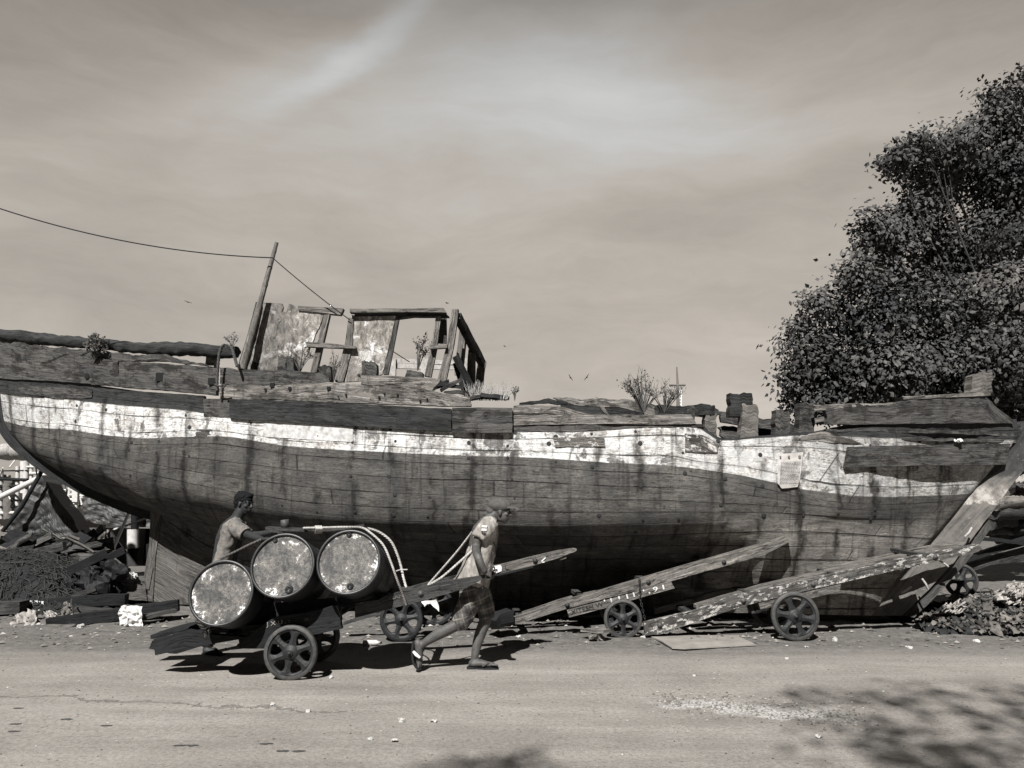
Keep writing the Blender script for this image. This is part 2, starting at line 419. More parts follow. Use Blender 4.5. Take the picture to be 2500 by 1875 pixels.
# ================================================================== ground
def ground_mat():
    m = NT('dirt_road'); c = m.coord()
    a = m.noise(c, 1.1, 5, .6); b = m.noise(m.map(c, sc=(.35, 1.6, 1)), 1.4, 6, .6, .3); f = m.noise(c, 34, 5, .7); ff = m.noise(c, 150, 3, .7)
    col = m.tramp(m.math('ADD', m.math('MULTIPLY', a, .45), m.math('MULTIPLY', b, .55)), [(.3, .27), (.5, .345), (.68, .40)])
    col = m.mix(.75, col, m.ramp(f, [(.28, .45), (.5, .95), (.72, 1.25)]), 'MULTIPLY')
    col = m.mix(.7, col, m.ramp(ff, [(.3, .5), (.7, 1.25)]), 'MULTIPLY')
    # pebble specks, light and dark
    v = m.vor(c, 16); v2 = m.vor(m.map(c, loc=(3,7,0)), 9)
    rnd = m.node('ShaderNodeTexVoronoi'); m.put(rnd.inputs['Vector'], c); rnd.inputs['Scale'].default_value = 16
    rc = m.node('ShaderNodeSeparateXYZ'); m.l.new(rnd.outputs['Color'], rc.inputs[0])
    spk = m.math('MULTIPLY', m.math('LESS_THAN', v, .13), m.math('GREATER_THAN', rc.outputs[0], .78))
    col = m.mix(spk, col, m.tramp(rc.outputs[1], [(.0, .07), (.6, .2), (1, .5)]))
    # packed dusty tracks along the road, broken edge darker and rubbly toward the hull
    sx = m.node('ShaderNodeSeparateXYZ'); m.l.new(c, sx.inputs[0])
    yy = m.math('ADD', sx.outputs[1], m.math('MULTIPLY', m.math('SUBTRACT', a, .5), .9))
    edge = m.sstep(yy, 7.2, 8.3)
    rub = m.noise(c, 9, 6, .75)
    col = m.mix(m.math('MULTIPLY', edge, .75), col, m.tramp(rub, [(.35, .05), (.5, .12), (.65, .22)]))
    # damp oily patches
    st = m.noise(m.map(c, loc=(4.2, 1, 0), sc=(.5, 1, 1)), .9, 4, .5)
    col = m.mix(m.math('MULTIPLY', m.sstep(st, .6, .72), .25), col, tone(.12))
    # pale crushed stone streak right of the middle
    g = m.node('ShaderNodeTexGradient', gradient_type='SPHERICAL')
    dist = m.node('ShaderNodeVectorMath', operation='ADD'); nn = m.node('ShaderNodeTexNoise'); m.put(nn.inputs['Vector'], c); nn.inputs['Scale'].default_value = 3
    m.l.new(c, dist.inputs[0]); s2 = m.node('ShaderNodeVectorMath', operation='SCALE'); m.l.new(nn.outputs['Color'], s2.inputs[0]); s2.inputs['Scale'].default_value = .5; m.l.new(s2.outputs[0], dist.inputs[1])
    p0 = GD(1450, 1518); p1 = GD(1830, 1550); cc = (p0+p1)/2; an = math.atan2(p1.y-p0.y, p1.x-p0.x)
    q = m.map(dist.outputs[0], loc=(-(cc.x+.25), -(cc.y+.25), 0)); q = m.map(q, rot=(0, 0, -an)); q = m.map(q, sc=(1/1.0, 1/.2, 0))
    m.l.new(q, g.inputs[0])
    pebble = m.noise(c, 42, 4, .7)
    col = m.mix(m.math('MULTIPLY', m.math('MULTIPLY', m.sstep(g.outputs['Fac'], .05, .5), m.sstep(pebble, .42, .56)), .85), col, m.tramp(ff, [(.3, .3), (.7, .6)]))
    trk = m.noise(m.map(c, rot=(0,0,.04), sc=(.09, 2.6, 1)), 1.5, 6, .62)
    col = m.mix(.22, col, m.ramp(trk, [(.36, .62), (.5, .98), (.64, 1.2)]), 'MULTIPLY')
    # hairline crack on the left
    wv = m.noise(m.map(c, loc=(1,1,0)), 1.7, 8, .7)
    l1 = m.math('ABSOLUTE', m.math('SUBTRACT', m.math('ADD', sx.outputs[1], m.math('MULTIPLY', sx.outputs[0], .16)), m.math('ADD', 5.52, m.math('MULTIPLY', m.math('SUBTRACT', wv, .5), .8))))
    crk = m.math('MULTIPLY', m.math('SUBTRACT', 1, m.sstep(l1, .004, .02)), m.math('LESS_THAN', sx.outputs[0], -1.2))
    col = m.mix(m.math('MULTIPLY', m.math('MULTIPLY', crk, m.sstep(f, .42, .56)), .35), col, tone(.07))
    h = m.math('ADD', m.math('MULTIPLY', f, .5), m.math('ADD', m.math('MULTIPLY', ff, .25), m.math('MULTIPLY', rub, m.math('MULTIPLY', edge, 1.2))))
    h = m.math('SUBTRACT', m.math('SUBTRACT', h, m.math('MULTIPLY', v, .25)), crk)
    return m.out(col, .95, h, .9, .012)
def gz(x, y):
    z = .012*nz((x, y, 0), .8, 1)+.006*nz((x*.6, y*2.2, 0), 2.0, 4)
    e = min(max((y-7.6)/1.2, 0), 1)
    z += .010*nz((x*.25, y*3.2, 0), 1.6, 8)*max(0, 1-e)
    z += e*(.02*nz((x, y, 0), 2.2, 2)+.014*nz((x, y, 0), 7, 3)+.01)
    if y > 60: z = 0
    return z
def axis(lo, hi, st, far):
    a = list(np.arange(lo, hi, st)); g = st; x = hi
    while x < far: a.append(x); g *= 1.35; x += g
    a.append(far); g = st; x = lo-st
    while x > -far: a.insert(0, x); g *= 1.35; x -= g
    a.insert(0, -far); return a
gx = axis(-8.5, 8.5, .06, 900); gy = axis(2.5, 12.5, .05, 900)
g = MB(); rows = [[V((x, y, gz(x, y))) for x in gx] for y in gy]
g.grid(rows, [[(p.x, p.y) for p in r] for r in rows], True)
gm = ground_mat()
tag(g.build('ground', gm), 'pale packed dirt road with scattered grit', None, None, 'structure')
# ================================================================== the hull
DC0, DC1 = 11.54, 9.52
def Dc(dx): return lerp(DC0, DC1, dx/2212.0)
BT = [(0,.25),(100,.55),(250,.95),(500,1.4),(900,1.75),(1300,1.78),(1600,1.42),(1850,.95),(2050,.55),(2212,.28)]
def bb(dx): return sinterp(BT, dx)
# longitudinal lines of the shell: (points in picture reference, share of the half beam)
ROWS = [
 ([(0,800),(250,838),(500,868),(800,884),(974,896),(1108,892),(1300,905),(1505,922),(1553,949),(1640,945),(1743,938),(1900,918),(2196,905)], .965),
 ([(0,848),(128,863),(282,879),(410,889),(495,903),(767,920),(974,931),(1108,934),(1281,930),(1393,923),(1505,926),(1553,951),(1640,947),(1743,942),(1900,948),(2192,952)], 1.0),
 ([(10,910),(64,922),(154,929),(230,940),(307,947),(389,944),(486,943),(640,965),(973,983),(1099,986),(1281,997),(1435,1005),(1593,1025),(1677,1043),(1743,1058),(1893,1073),(2030,1070),(2098,1066)], 1.01),
 ([(28,940),(150,965),(300,990),(500,1020),(750,1048),(1100,1062),(1400,1070),(1650,1085),(1850,1108),(2072,1098)], 1.01),
 ([(70,980),(230,1026),(384,1063),(500,1090),(650,1113),(800,1125),(1000,1132),(1200,1136),(1393,1134),(1593,1127),(1750,1125),(1900,1135),(2034,1141)], .965),
 ([(179,1047),(320,1085),(500,1124),(700,1152),(1000,1172),(1300,1180),(1600,1180),(1800,1184),(1990,1190)], .72),
 ([(276,1089),(400,1118),(500,1148),(700,1187),(1000,1222),(1300,1234),(1700,1236),(1948,1240)], .37),
 ([(338,1108),(500,1178),(700,1225),(1000,1268),(1300,1282),(1700,1285),(1916,1284)], .16),
 ([(338,1113),(450,1190),(600,1243),(900,1292),(1300,1316),(1700,1326),(1884,1330)], .075)]
NU = 620; SUB = 26
def row_pt(k, u):
    pts, wgt = ROWS[k]; x = lerp(pts[0][0], pts[-1][0], u); y = sinterp(pts, x)
    e = .42+.58*min(1, math.sqrt(max(0, (pts[-1][0]-x))/260.0)) if k > 0 else min(1, math.sqrt(max(0, (2230-x))/190.0))
    s_ = min(1, math.sqrt(max(0, (x-pts[0][0]))/160.0)) if k >= 2 else 1
    tt = min(max((x-1480)/260, 0), 1); tt = tt*tt*(3-2*tt); wgt = lerp(wgt, [.965,1,1,.99,.96,.88,.78,.66,.55][k], tt)
    b = .07+(bb(x)*wgt)*e*s_
    return D(x, y, Dc(x)-b)
HR = []; HU = []; RV = []
for i in range(NU+1):
    u = i/NU; col = [row_pt(k, u) for k in range(len(ROWS))]
    fine = catmull(col, SUB)
    HR.append(fine)
rowsv = [k/SUB for k in range(len(HR[0]))]
# plank count per row interval
PC = [0, 1.4, 3.4, 5.6, 8.1, 10.0, 12.0, 13.4, 14.4]
def pcoord(v): return interp(list(enumerate(PC)), v)
L = 0; hull = MB(); rows = []; uvs = []; rv = []; side = []
gapx = []
for i, r in enumerate(HR):
    if i: L += (r[SUB*2]-HR[i-1][SUB*2]).length
    rr = []; uu = []
    for j, p in enumerate(r):
        pv = pcoord(rowsv[j]); pid = math.floor(pv)
        d = .010*nz((L*.35, pid*3.1, 0), 1, 2)+.006*nz(p, 3.3, 1)+.003*nz((p.x*1, p.y, p.z*5), 4, 6)
        rr.append(p+V((0, -d, 0))); uu.append((L, pv)); rv.append(rowsv[j])
    rows.append(rr); uvs.append(uu)
hull.grid(rows, uvs, True)
side += [0.0]*len(rv)
# opposite side: reflected in the upright centre plane
pa = D(0, 900, DC0); pb = D(2212, 900, DC1); cn = V((pb.y-pa.y, -(pb.x-pa.x), 0)).normalized()
def mirror(p): 
    q = V(p); return q-cn*2*((q-pa).dot(cn))
mr = [[mirror(p)+V((0,.03,0)) for p in r] for r in HR[::4]]
hull.grid([r[::4] for r in mr], [[uvs[i*4][j] for j in range(0, len(HR[0]), 4)] for i in range(len(mr))], True, flip=True)
rv += [rowsv[j] for r in mr for j in range(0, len(HR[0]), 4)]
def hull_mat():
    m = NT('hull_planking'); uv = m.coord('UV'); sp = m.node('ShaderNodeSeparateXYZ'); m.l.new(uv, sp.inputs[0]); u, v = sp.outputs[0], sp.outputs[1]
    at = m.node('ShaderNodeAttribute', attribute_name='strake'); row = at.outputs['Fac']; oc = m.coord()
    wob = m.math('MULTIPLY', m.math('SUBTRACT', m.noise(m.map(uv, sc=(.8, .15, 1)), 1.0, 4), .5), .35)
    vv = m.math('ADD', v, wob)
    pid = m.math('FLOOR', vv)
    wn = m.node('ShaderNodeTexWhiteNoise', noise_dimensions='1D'); m.l.new(pid, wn.inputs['W'])
    ub = m.math('ADD', m.math('DIVIDE', u, 5.7), m.math('MULTIPLY', wn.outputs[0], 1.0))
    seg = m.math('FLOOR', ub)
    wn2 = m.node('ShaderNodeTexWhiteNoise', noise_dimensions='2D'); cb = m.node('ShaderNodeCombineXYZ'); m.l.new(pid, cb.inputs[0]); m.l.new(seg, cb.inputs[1]); m.l.new(cb.outputs[0], wn2.inputs['Vector'])
    tonev = wn2.outputs[0]
    rough_n = m.noise(m.map(uv, sc=(9, 3, 1)), 2, 4)
    e = m.math('PINGPONG', vv, .5)          # 0 at seams
    seam = m.math('SUBTRACT', 1, m.sstep(m.math('SUBTRACT', e, m.math('MULTIPLY', rough_n, .035)), .002, .022))
    seam = m.math('MULTIPLY', seam, m.math('ADD', .35, m.math('MULTIPLY', m.sstep(m.noise(m.map(uv, sc=(.7, 1, 1)), 1.7, 3), .42, .6), .65)))
    be = m.math('PINGPONG', ub, .5)
    butt = m.math('SUBTRACT', 1, m.sstep(be, .0008, .0022))
    seam = m.math('MAXIMUM', seam, m.math('MULTIPLY', butt, .6))
    grain = m.noise(m.map(uv, sc=(2.2, 22, 1)), 1.5, 8, .66, .3)
    blot = m.noise(oc, 2.4, 7, .62, .3)
    fine = m.noise(m.map(oc, sc=(1, 1, 1.6)), 26, 5, .7)
    # dark painted bottom / topsides
    g2 = m.noise(m.map(uv, sc=(5, 60, 1)), 1.6, 5, .7)
    f = m.math('ADD', m.math('MULTIPLY', grain, .34), m.math('ADD', m.math('MULTIPLY', blot, .42), m.math('MULTIPLY', g2, .24)))
    low = m.tramp(f, [(.36, .03), (.45, .09), (.52, .155), (.6, .235), (.7, .31)])
    low = m.mix(.7, low, m.ramp(tonev, [(0, .62), (1, 1.2)]), 'MULTIPLY')
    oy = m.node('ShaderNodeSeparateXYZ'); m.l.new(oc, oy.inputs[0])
    pale = m.math('MULTIPLY', m.sstep(m.math('ADD', oy.outputs[0], m.math('MULTIPLY', m.math('SUBTRACT', blot, .5), 1.5)), 1.9, 2.9), m.sstep(row, 3.2, 4.6))  # faded bottom paint at the bow, lightened further to offset weak sun there
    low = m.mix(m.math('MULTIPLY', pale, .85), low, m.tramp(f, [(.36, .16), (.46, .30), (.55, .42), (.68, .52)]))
    low = m.mix(.5, low, m.ramp(fine, [(.3, .25), (.5, .9), (.7, 1.45)]), 'MULTIPLY')
    # white band
    wf = m.noise(oc, 5.0, 9, .72, .4)
    white = m.tramp(m.math('ADD', m.math('MULTIPLY', wf, .6), m.math('MULTIPLY', fine, .4)), [(.33, .20), (.42, .42), (.5, .58), (.58, .66), (.68, .72)])
    wob2 = m.math('MULTIPLY', m.math('SUBTRACT', m.noise(oc, 1.6, 7, .65), .5), .10)
    rr = m.math('ADD', row, wob2)
    band = m.math('MULTIPLY', m.sstep(rr, .95, 1.0), m.math('SUBTRACT', 1, m.sstep(rr, 1.985, 2.015)))
    flake = m.noise(m.map(oc, sc=(1, 1, .8)), 3.6, 10, .72, .5)
    flk = m.math('ADD', m.sstep(flake, .55, .59), m.math('MULTIPLY', m.sstep(g2, .56, .62), .35), None, True)
    ox = m.node('ShaderNodeSeparateXYZ'); m.l.new(oc, ox.inputs[0])
    right = m.sstep(m.math('ADD', ox.outputs[0], m.math('MULTIPLY', wob2, 6)), 3.0, 4.1)    # worn, half bare paint near the bow
    band = m.math('MULTIPLY', band, m.math('SUBTRACT', 1, m.math('MULTIPLY', flk, .8)))
    band = m.math('MULTIPLY', band, m.math('SUBTRACT', 1, m.math('MULTIPLY', m.math('ADD', m.math('MULTIPLY', right, .35), m.math('MULTIPLY', m.sstep(ox.outputs[0], .5, 2.5), m.math('MULTIPLY', m.sstep(wf, .46, .56), .35))), 1.0)))
    col = m.mix(band, low, white)
    # bare dark wood above the band
    abv = m.math('SUBTRACT', 1, m.sstep(rr, .93, .99))
    col = m.mix(abv, col, m.tramp(grain, [(.3, .015), (.5, .045), (.7, .1)]))
    # rust and damp running down from the frame fastenings
    oxx = m.node('ShaderNodeSeparateXYZ'); m.l.new(oc, oxx.inputs[0])
    uw = m.math('ADD', oxx.outputs[0], m.math('MULTIPLY', m.math('SUBTRACT', m.noise(m.map(oc, sc=(1.5, 1.5, 1.2)), 2.2, 6, .65), .5), .34))
    colm = m.math('SUBTRACT', 1, m.sstep(m.math('PINGPONG', uw, .24), .0, .085))
    pz = m.noise(m.map(oc, sc=(1.9, .2, 1.3)), 1.35, 7, .7)
    st = m.math('MULTIPLY', colm, m.sstep(pz, .42, .6))
    strk = m.noise(m.map(oc, sc=(8.5, .2, .75)), 1.5, 8, .62)
    st2 = m.math('MULTIPLY', m.sstep(strk, .53, .66), .5)
    stn = m.math('MINIMUM', m.math('ADD', m.math('MULTIPLY', st, .95), st2), .92)
    col = m.mix(stn, col, m.mix(1, col, tone(.2), 'MULTIPLY'))
    sc_ = m.noise(m.map(oc, rot=(0,.5,0), sc=(1, 1, 5)), 9, 4, .6)
    col = m.mix(m.math('MULTIPLY', m.sstep(sc_, .7, .74), .5), col, tone(.3))
    smr = m.noise(m.map(oc, sc=(1.6, .3, 5)), 2.6, 10, .74, .4)
    col = m.mix(m.math('MULTIPLY', m.sstep(smr, .54, .6), .55), col, m.mix(1, col, tone(.35), 'MULTIPLY'))
    lsm = m.noise(m.map(oc, loc=(7,3,1), sc=(1.2, .3, 6)), 3.1, 10, .74, .4)
    col = m.mix(m.math('MULTIPLY', m.sstep(lsm, .57, .63), .4), col, m.mix(1, m.mix(1, col, (1.9,1.9,1.85,1), 'MULTIPLY'), (1,1,1,1), 'MULTIPLY'))
    hck = m.noise(m.map(uv, sc=(.9, 3.2, 1)), 2.4, 8, .6, .5)
    hc = m.math('MULTIPLY', m.math('SUBTRACT', 1, m.sstep(m.math('ABSOLUTE', m.math('SUBTRACT', hck, .5)), 0, .006)), m.sstep(blot, .45, .55))
    seam = m.math('MAXIMUM', seam, m.math('MULTIPLY', hc, .9))
    col = m.mix(m.math('MULTIPLY', seam, .9), col, tone(.005))
    h = m.math('SUBTRACT', m.math('ADD', m.math('MULTIPLY', grain, .35), m.math('MULTIPLY', m.math('ADD', wf, fine), .3)), m.math('MULTIPLY', seam, 1.4))
    return m.out(col, .8, h, 1.0, .02)
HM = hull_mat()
boat = thing('wooden_boat', 'huge derelict wooden boat hull with a weathered white band, stranded beside the road', 'boat', (0, 10.5, 0))
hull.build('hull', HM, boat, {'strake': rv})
def HY(dx, w_=1.0, off=0.0):
    return Dc(dx)-.07-bb(dx)*w_-off
def fx(fr_ox, s_): return lambda x: (fr_ox+x/s_)/S
X1, X2, X3, X4 = fx(0,3.456), fx(560,3.253), fx(1100,3.16), fx(1750,2.949)
def HYf(X, w_=1.0, off=0.0):
    return lambda x: Dc(X(x))-.07-bb(X(x))*w_*min(1, math.sqrt(max(0, 2235-X(x))/190.0))-off
# keel, deadwood, stem
dark = wood(.012, .05, .5, .5, tag_='black_tarred_wood')
fin = wood(.07, .24, .5, .5, tag_='keel_timber')
def flat_part(name, pts, Yc, th, mat, parent, sub=True):
    """upright timber in the centre plane, from its outline"""
    b = MB(); f = [D(x, y, Yc(x)) for x, y in pts]
    b.poly([p-V((0, th/2, 0)) for p in f], (0, th, 0)); return b.build(name, mat, parent)
def cpl(x): return Dc(x)
kb = MB()
tpl = [(338,1104),(400,1150),(500,1200),(600,1240),(750,1268),(900,1290),(1300,1312),(1600,1322),(1884,1326)]
btl = [(317,1298),(380,1305),(460,1309),(560,1312),(700,1318),(900,1324),(1300,1334),(1600,1341),(1957,1345)]
# deadwood fin and keel as one board
for seg in [0]:
    board(kb, D, tpl, btl, lambda x: Dc(x)-.12, .24, n=120, m=8, rough=.01, seed=4)
kb.build('keel', fin, boat)
ks = MB()
board(ks, D, [(326,1094),(322,1180),(309,1256)], [(350,1106),(336,1200),(330,1299)], lambda x: Dc(x)-.14, .28, n=20, rough=.01)
ks.build('rudder_post', fin, boat)
# iron strap on the deadwood
sb = MB(); board(sb, z5, [(1262,885),(1245,980),(1232,1065)], [(1290,885),(1272,985),(1256,1068)], Dc(325)-.155, .015, n=8, rough=0)
sb.build('iron_strap', plain('rusty_iron', .12, .5, 20), boat)
hb = MB(); board(hb, z5, [(820,985),(1000,975),(1225,972)], [(805,1125),(1000,1150),(1240,1165)], Dc(260)-.2, .34, n=20, rough=.015, jag=.01, seed=11)
hb.build('heel_block', wood(.1, .22, .8, .5), boat)
# left end post following the curved profile
prof = [(-6,735),(-3,800),(-1,850),(4,894),(13,925),(42,962),(95,1003),(177,1050),(274,1092),(338,1110)]
sp = MB(); sp.beam(catmull([D(x, y, Dc(x)+.02) for x, y in prof], 6), .2, .05, up=V((0,1,0)), n=55, rough=.008)
sp.build('stern_post', dark, boat)
# raked stem timber at the right
stt = [(2240,905),(2192,975),(2166,1007),(2088,1079),(1998,1181),(1932,1262),(1880,1330)]
stb = [(2262,940),(2225,1002),(2187,1046),(2136,1116),(2060,1216),(2005,1275),(1950,1330)]
def stem_mat():
    m = NT('stem_paint'); c = m.coord(); n = m.noise(c, 5, 7, .7); gsp = m.noise(m.map(m.coord('UV'), sc=(1.5, 22, 1)), 1.5, 6, .6)
    col = m.tramp(m.math('ADD', m.math('MULTIPLY', n, .5), m.math('MULTIPLY', gsp, .5)), [(.35, .06), (.5, .17), (.65, .26)])
    z = m.node('ShaderNodeSeparateXYZ'); m.l.new(c, z.inputs[0]); zz = m.math('ADD', z.outputs[2], m.math('MULTIPLY', m.math('SUBTRACT', n, .5), .35))
    wh = m.math('MULTIPLY', m.sstep(zz, 1.50, 1.54), m.math('SUBTRACT', 1, m.sstep(zz, 1.68, 1.76)))
    col = m.mix(wh, col, m.tramp(n, [(.38, .14), (.5, .3), (.62, .45)]))
    col = m.mix(m.sstep(zz, 1.78, 1.86), col, m.tramp(n, [(.3, .03), (.7, .1)]))
    spk = m.noise(c, 24, 5, .75); col = m.mix(m.math('MULTIPLY', m.sstep(spk, .62, .66), .6), col, tone(.42))
    return m.out(col, .8, m.math('ADD', n, gsp), .5, .01)
st = MB(); board(st, D, stt, stb, lambda x: Dc(x)-.27, .54, n=60, m=6, rough=.012, seed=9)
st.build('stem_post', stem_mat(), boat)
fs = MB(); board(fs, D, [(2135,1120),(2060,1218),(2005,1278),(1952,1330)], [(2142,1140),(2096,1205),(2030,1280),(1975,1335)], lambda x: Dc(x)-.22, .44, n=30, rough=.01, jag=.01, seed=19)
fs.build('false_stem', wood(.06, .18, .7, .4), boat)
for k, (x, y, a) in enumerate([(1790,630,50),(1595,870,-35),(1455,1030,-65),(1310,1075,30)]):
    b = MB(); p = z9(x, y, Dc(2100)-.40); d = V((math.cos(math.radians(a)), 0, math.sin(math.radians(a))))
    b.tube([p-d*.07+V((0,.02,0)), p, p+d*.07+V((0,.02,0))], .013, 6); b.build('rope_stub', plain('old_rope', .4, .3, 60), boat)
# ---------------------------------------------------------------- planks and wales on the topsides
W = wood(.045, .18, .9, .9); WL = wood(.12, .38, .9, .75); WD = wood(.012, .075, .6, .6); WM = wood(.03, .17, .8, .8)
def hp(name, fr, X, tp, bt, mat, th=.07, off=.06, w_=1.0, jag=.01, rough=.008, seed=0, m=4, parent=None):
    b = MB(); board(b, fr, tp, bt, HYf(X, w_, off), th, m=m, jag=jag, rough=rough, seed=seed)
    return b.build(name, mat, parent or boat)
# left: charred log rail
lb = MB(); lp = [(-8,722,.10),(40,727,.105),(110,735,.085),(180,741,.085),(280,749,.09),(360,755,.09),(440,760,.095),(513,761,.075)]
path = [D(x, y, HY(x, .9, -.1)) for x, y, r in lp]; path = catmull(path, 10)
lb.tube(resample(path, 150), [r for _, _, r in lp], n=16)
for i, v_ in enumerate(lb.v):
    q = nz3(v_, 1.6, 2)*.05+nz3((v_[0]*.4, v_[1], v_[2]), 16, 3)*.022; lb.v[i] = tuple(V(v_)+q)
lb.build('log_rail', WD, boat)
hp('bulwark_plank', z1, X1, [(-20,270),(120,300),(300,320),(420,330),(700,355),(1000,385),(1400,405),(1750,480)], [(-20,345),(300,375),(550,395),(800,430),(1000,455),(1400,455),(1760,495)], WM, .08, -.05, .97, .03, .015, 3)
hp('bulwark_plank', z1, X1, [(-20,330),(200,360),(500,385),(800,430),(1000,452)], [(-20,600),(400,620),(700,640),(1000,668)], W, .1, .04, .98, .014, .012, 4, m=8)
hp('bulwark_plank', z1, X1, [(1000,455),(1400,475),(1820,512)], [(1005,672),(1400,700),(1822,738)], W, .1, .045, .98, .012, .012, 5, m=8)
hp('wale', z1, X1, [(-20,610),(500,650),(1000,700),(1400,725),(1720,745)], [(-20,722),(500,785),(1100,842),(1450,872),(1725,895)], WD, .08, .0, .985, .006, .01, 6, m=5)
hp('bulwark_plank', z1, X1, [(150,660),(500,680),(780,705)], [(155,720),(500,775),(780,765)], WM, .02, .02, .985, .02, .012, 7)
hp('bulwark_plank', z2, X2, [(-70,1095),(60,1112),(300,1115),(600,1130),(740,1140),(790,1185)], [(-75,1230),(200,1235),(500,1240),(795,1250)], WM, .08, .03, .975, .014, .012, 8)
hp('bulwark_plank', z2, X2, [(-75,1232),(400,1238),(800,1215),(1050,1235),(1500,1270),(1920,1330)], [(-75,1345),(400,1352),(800,1372),(1050,1380),(1500,1395),(1925,1405)], WL, .09, .03, .985, .012, .014, 9, m=6)
hp('bulwark_plank', z2, X2, [(1040,1160),(1300,1165),(1500,1175),(1685,1185)], [(1045,1232),(1300,1250),(1500,1270),(1610,1280)], WL, .07, .04, .975, .014, .012, 10)
hp('wale', z1, X1, [(1720,770),(2212,780)], [(1722,915),(2212,940)], WM, .08, .035, .99, .008, .01, 11)
hp('wale', z2, X2, [(0,1345),(600,1365),(1200,1395),(1762,1425)], [(0,1500),(500,1535),(1000,1562),(1400,1590),(1762,1605)], WD, .1, .06, .995, .006, .01, 12, m=8)
hp('wale', z3, X3, [(10,365),(240,362),(475,368)], [(12,555),(240,558),(475,556)], WM, .1, .075, 1.0, .006, .008, 13, m=8)
hp('bulwark_plank', z3, X3, [(478,350),(700,345),(840,350),(1000,395),(1080,418)], [(478,415),(700,410),(900,415),(1080,425)], WL, .08, .02, .985, .014, .012, 14)
hp('bulwark_plank', z3, X3, [(478,418),(900,418),(1300,418),(1600,420),(1850,415)], [(478,500),(900,492),(1250,488),(1600,495),(1900,488)], WL, .07, .04, .99, .008, .014, 15, m=6)
hp('bulwark_plank', z3, X3, [(478,505),(1100,495),(1600,495),(1950,490)], [(480,548),(900,552),(1200,538),(1500,512),(1960,515)], W, .05, .02, .995, .01, .01, 16)
# right: bow bulwark
hp('bulwark_plank', z4, X4, [(790,345),(900,310),(1150,312),(1350,288),(1700,275),(1960,275),(2000,325),(2130,425)], [(790,458),(1000,460),(1400,455),(1800,452),(2100,450),(2135,452)], WM, .09, .05, .96, .010, .012, 17, m=8)
hp('bulwark_plank', z4, X4, [(700,322),(900,310),(1200,308),(1300,300)], [(705,360),(900,345),(1200,318),(1300,310)], WL, .06, .06, .95, .014, .01, 18)
hp('cap_plank', z4, X4, [(1340,258),(1600,245),(1800,235),(1972,228)], [(1345,282),(1600,268),(1800,262),(1975,252)], WL, .2, -.02, .95, .008, .008, 19)
hp('bulwark_plank', z4, X4, [(640,520),(900,470),(1400,462),(2180,458)], [(660,560),(900,575),(1400,590),(2190,598)], WD, .05, -.03, .975, .02, .03, 20, m=8)
hp('bulwark_plank', z4, X4, [(780,500),(1200,490),(1600,500),(2160,520)], [(780,520),(1200,520),(1600,525),(2160,548)], WM, .05, .01, .975, .02, .02, 21)
hp('bulwark_plank', z4, X4, [(700,545),(1200,545),(1600,560),(2150,572)], [(720,575),(1200,572),(1600,580),(2150,590)], WM, .05, .0, .98, .02, .02, 22)
hp('wale', z4, X4, [(950,622),(1500,606),(2115,598)], [(925,768),(1500,755),(2085,750)], WM, .1, .07, 1.0, .004, .01, 23, m=8)
hp('splintered_edge', z4, X4, [(600,560),(760,510),(1040,590)], [(560,575),(760,590),(1045,600)], WL, .04, .03, .98, .03, .02, 24)
# patches fixed on the white band
PW = plain('flaking_white_paint', .42, .5, 18, bump=.6); PR = wood(.1, .3, .4, .8, .25, .55)
hp('metal_patch', z2, X2, [(270,1513),(600,1535),(980,1570)], [(268,1645),(600,1668),(982,1690)], PW, .02, .02, 1.0, .003, .006, 25, m=6)
hp('patch_plank', z3, X3, [(790,593),(1190,598)], [(805,668),(1192,663)], PR, .03, .03, 1.0, .006, .008, 26)
hp('metal_patch', z3, X3, [(1808,560),(1960,575),(2070,640)], [(1812,702),(1950,708),(2065,708)], PR, .03, .04, 1.0, .008, .015, 27)
hp('patch_plank', z1, X1, [(1530,1040),(1720,1030),(1900,1048)], [(1530,1095),(1720,1110),(1900,1105)], WM, .02, .012, 1.0, .014, .008, 28)
# square bolt holes cut through the bulwark: dark sockets
BK = plain('hole_black', .004, .1, 5)
for (x, y, s_) in [(735,582,38),(1350,588,70),(1785,625,55)]:
    b = MB(); b.box(z1(x, y, HYf(X1, .98, .055)(x)), s_/3.456/F*10, .02, s_*1.05/3.456/F*9.5); b.build('port_hole', BK, boat)
for (x, y, s_) in [(790,1262,30),(340,1235,38),(480,1262,25),(285,1270,18),(925,1313,16),(1190,1330,14),(1335,1312,14),(1515,1360,14),(1230,1303,12),(1570,1345,12),(865,1330,10)]:
    b = MB(); b.box(z2(x, y, HYf(X2, .985, .045)(x)), s_/3.253/F*9, .02, s_*.9/3.253/F*9); b.build('bolt_hole', BK, boat)
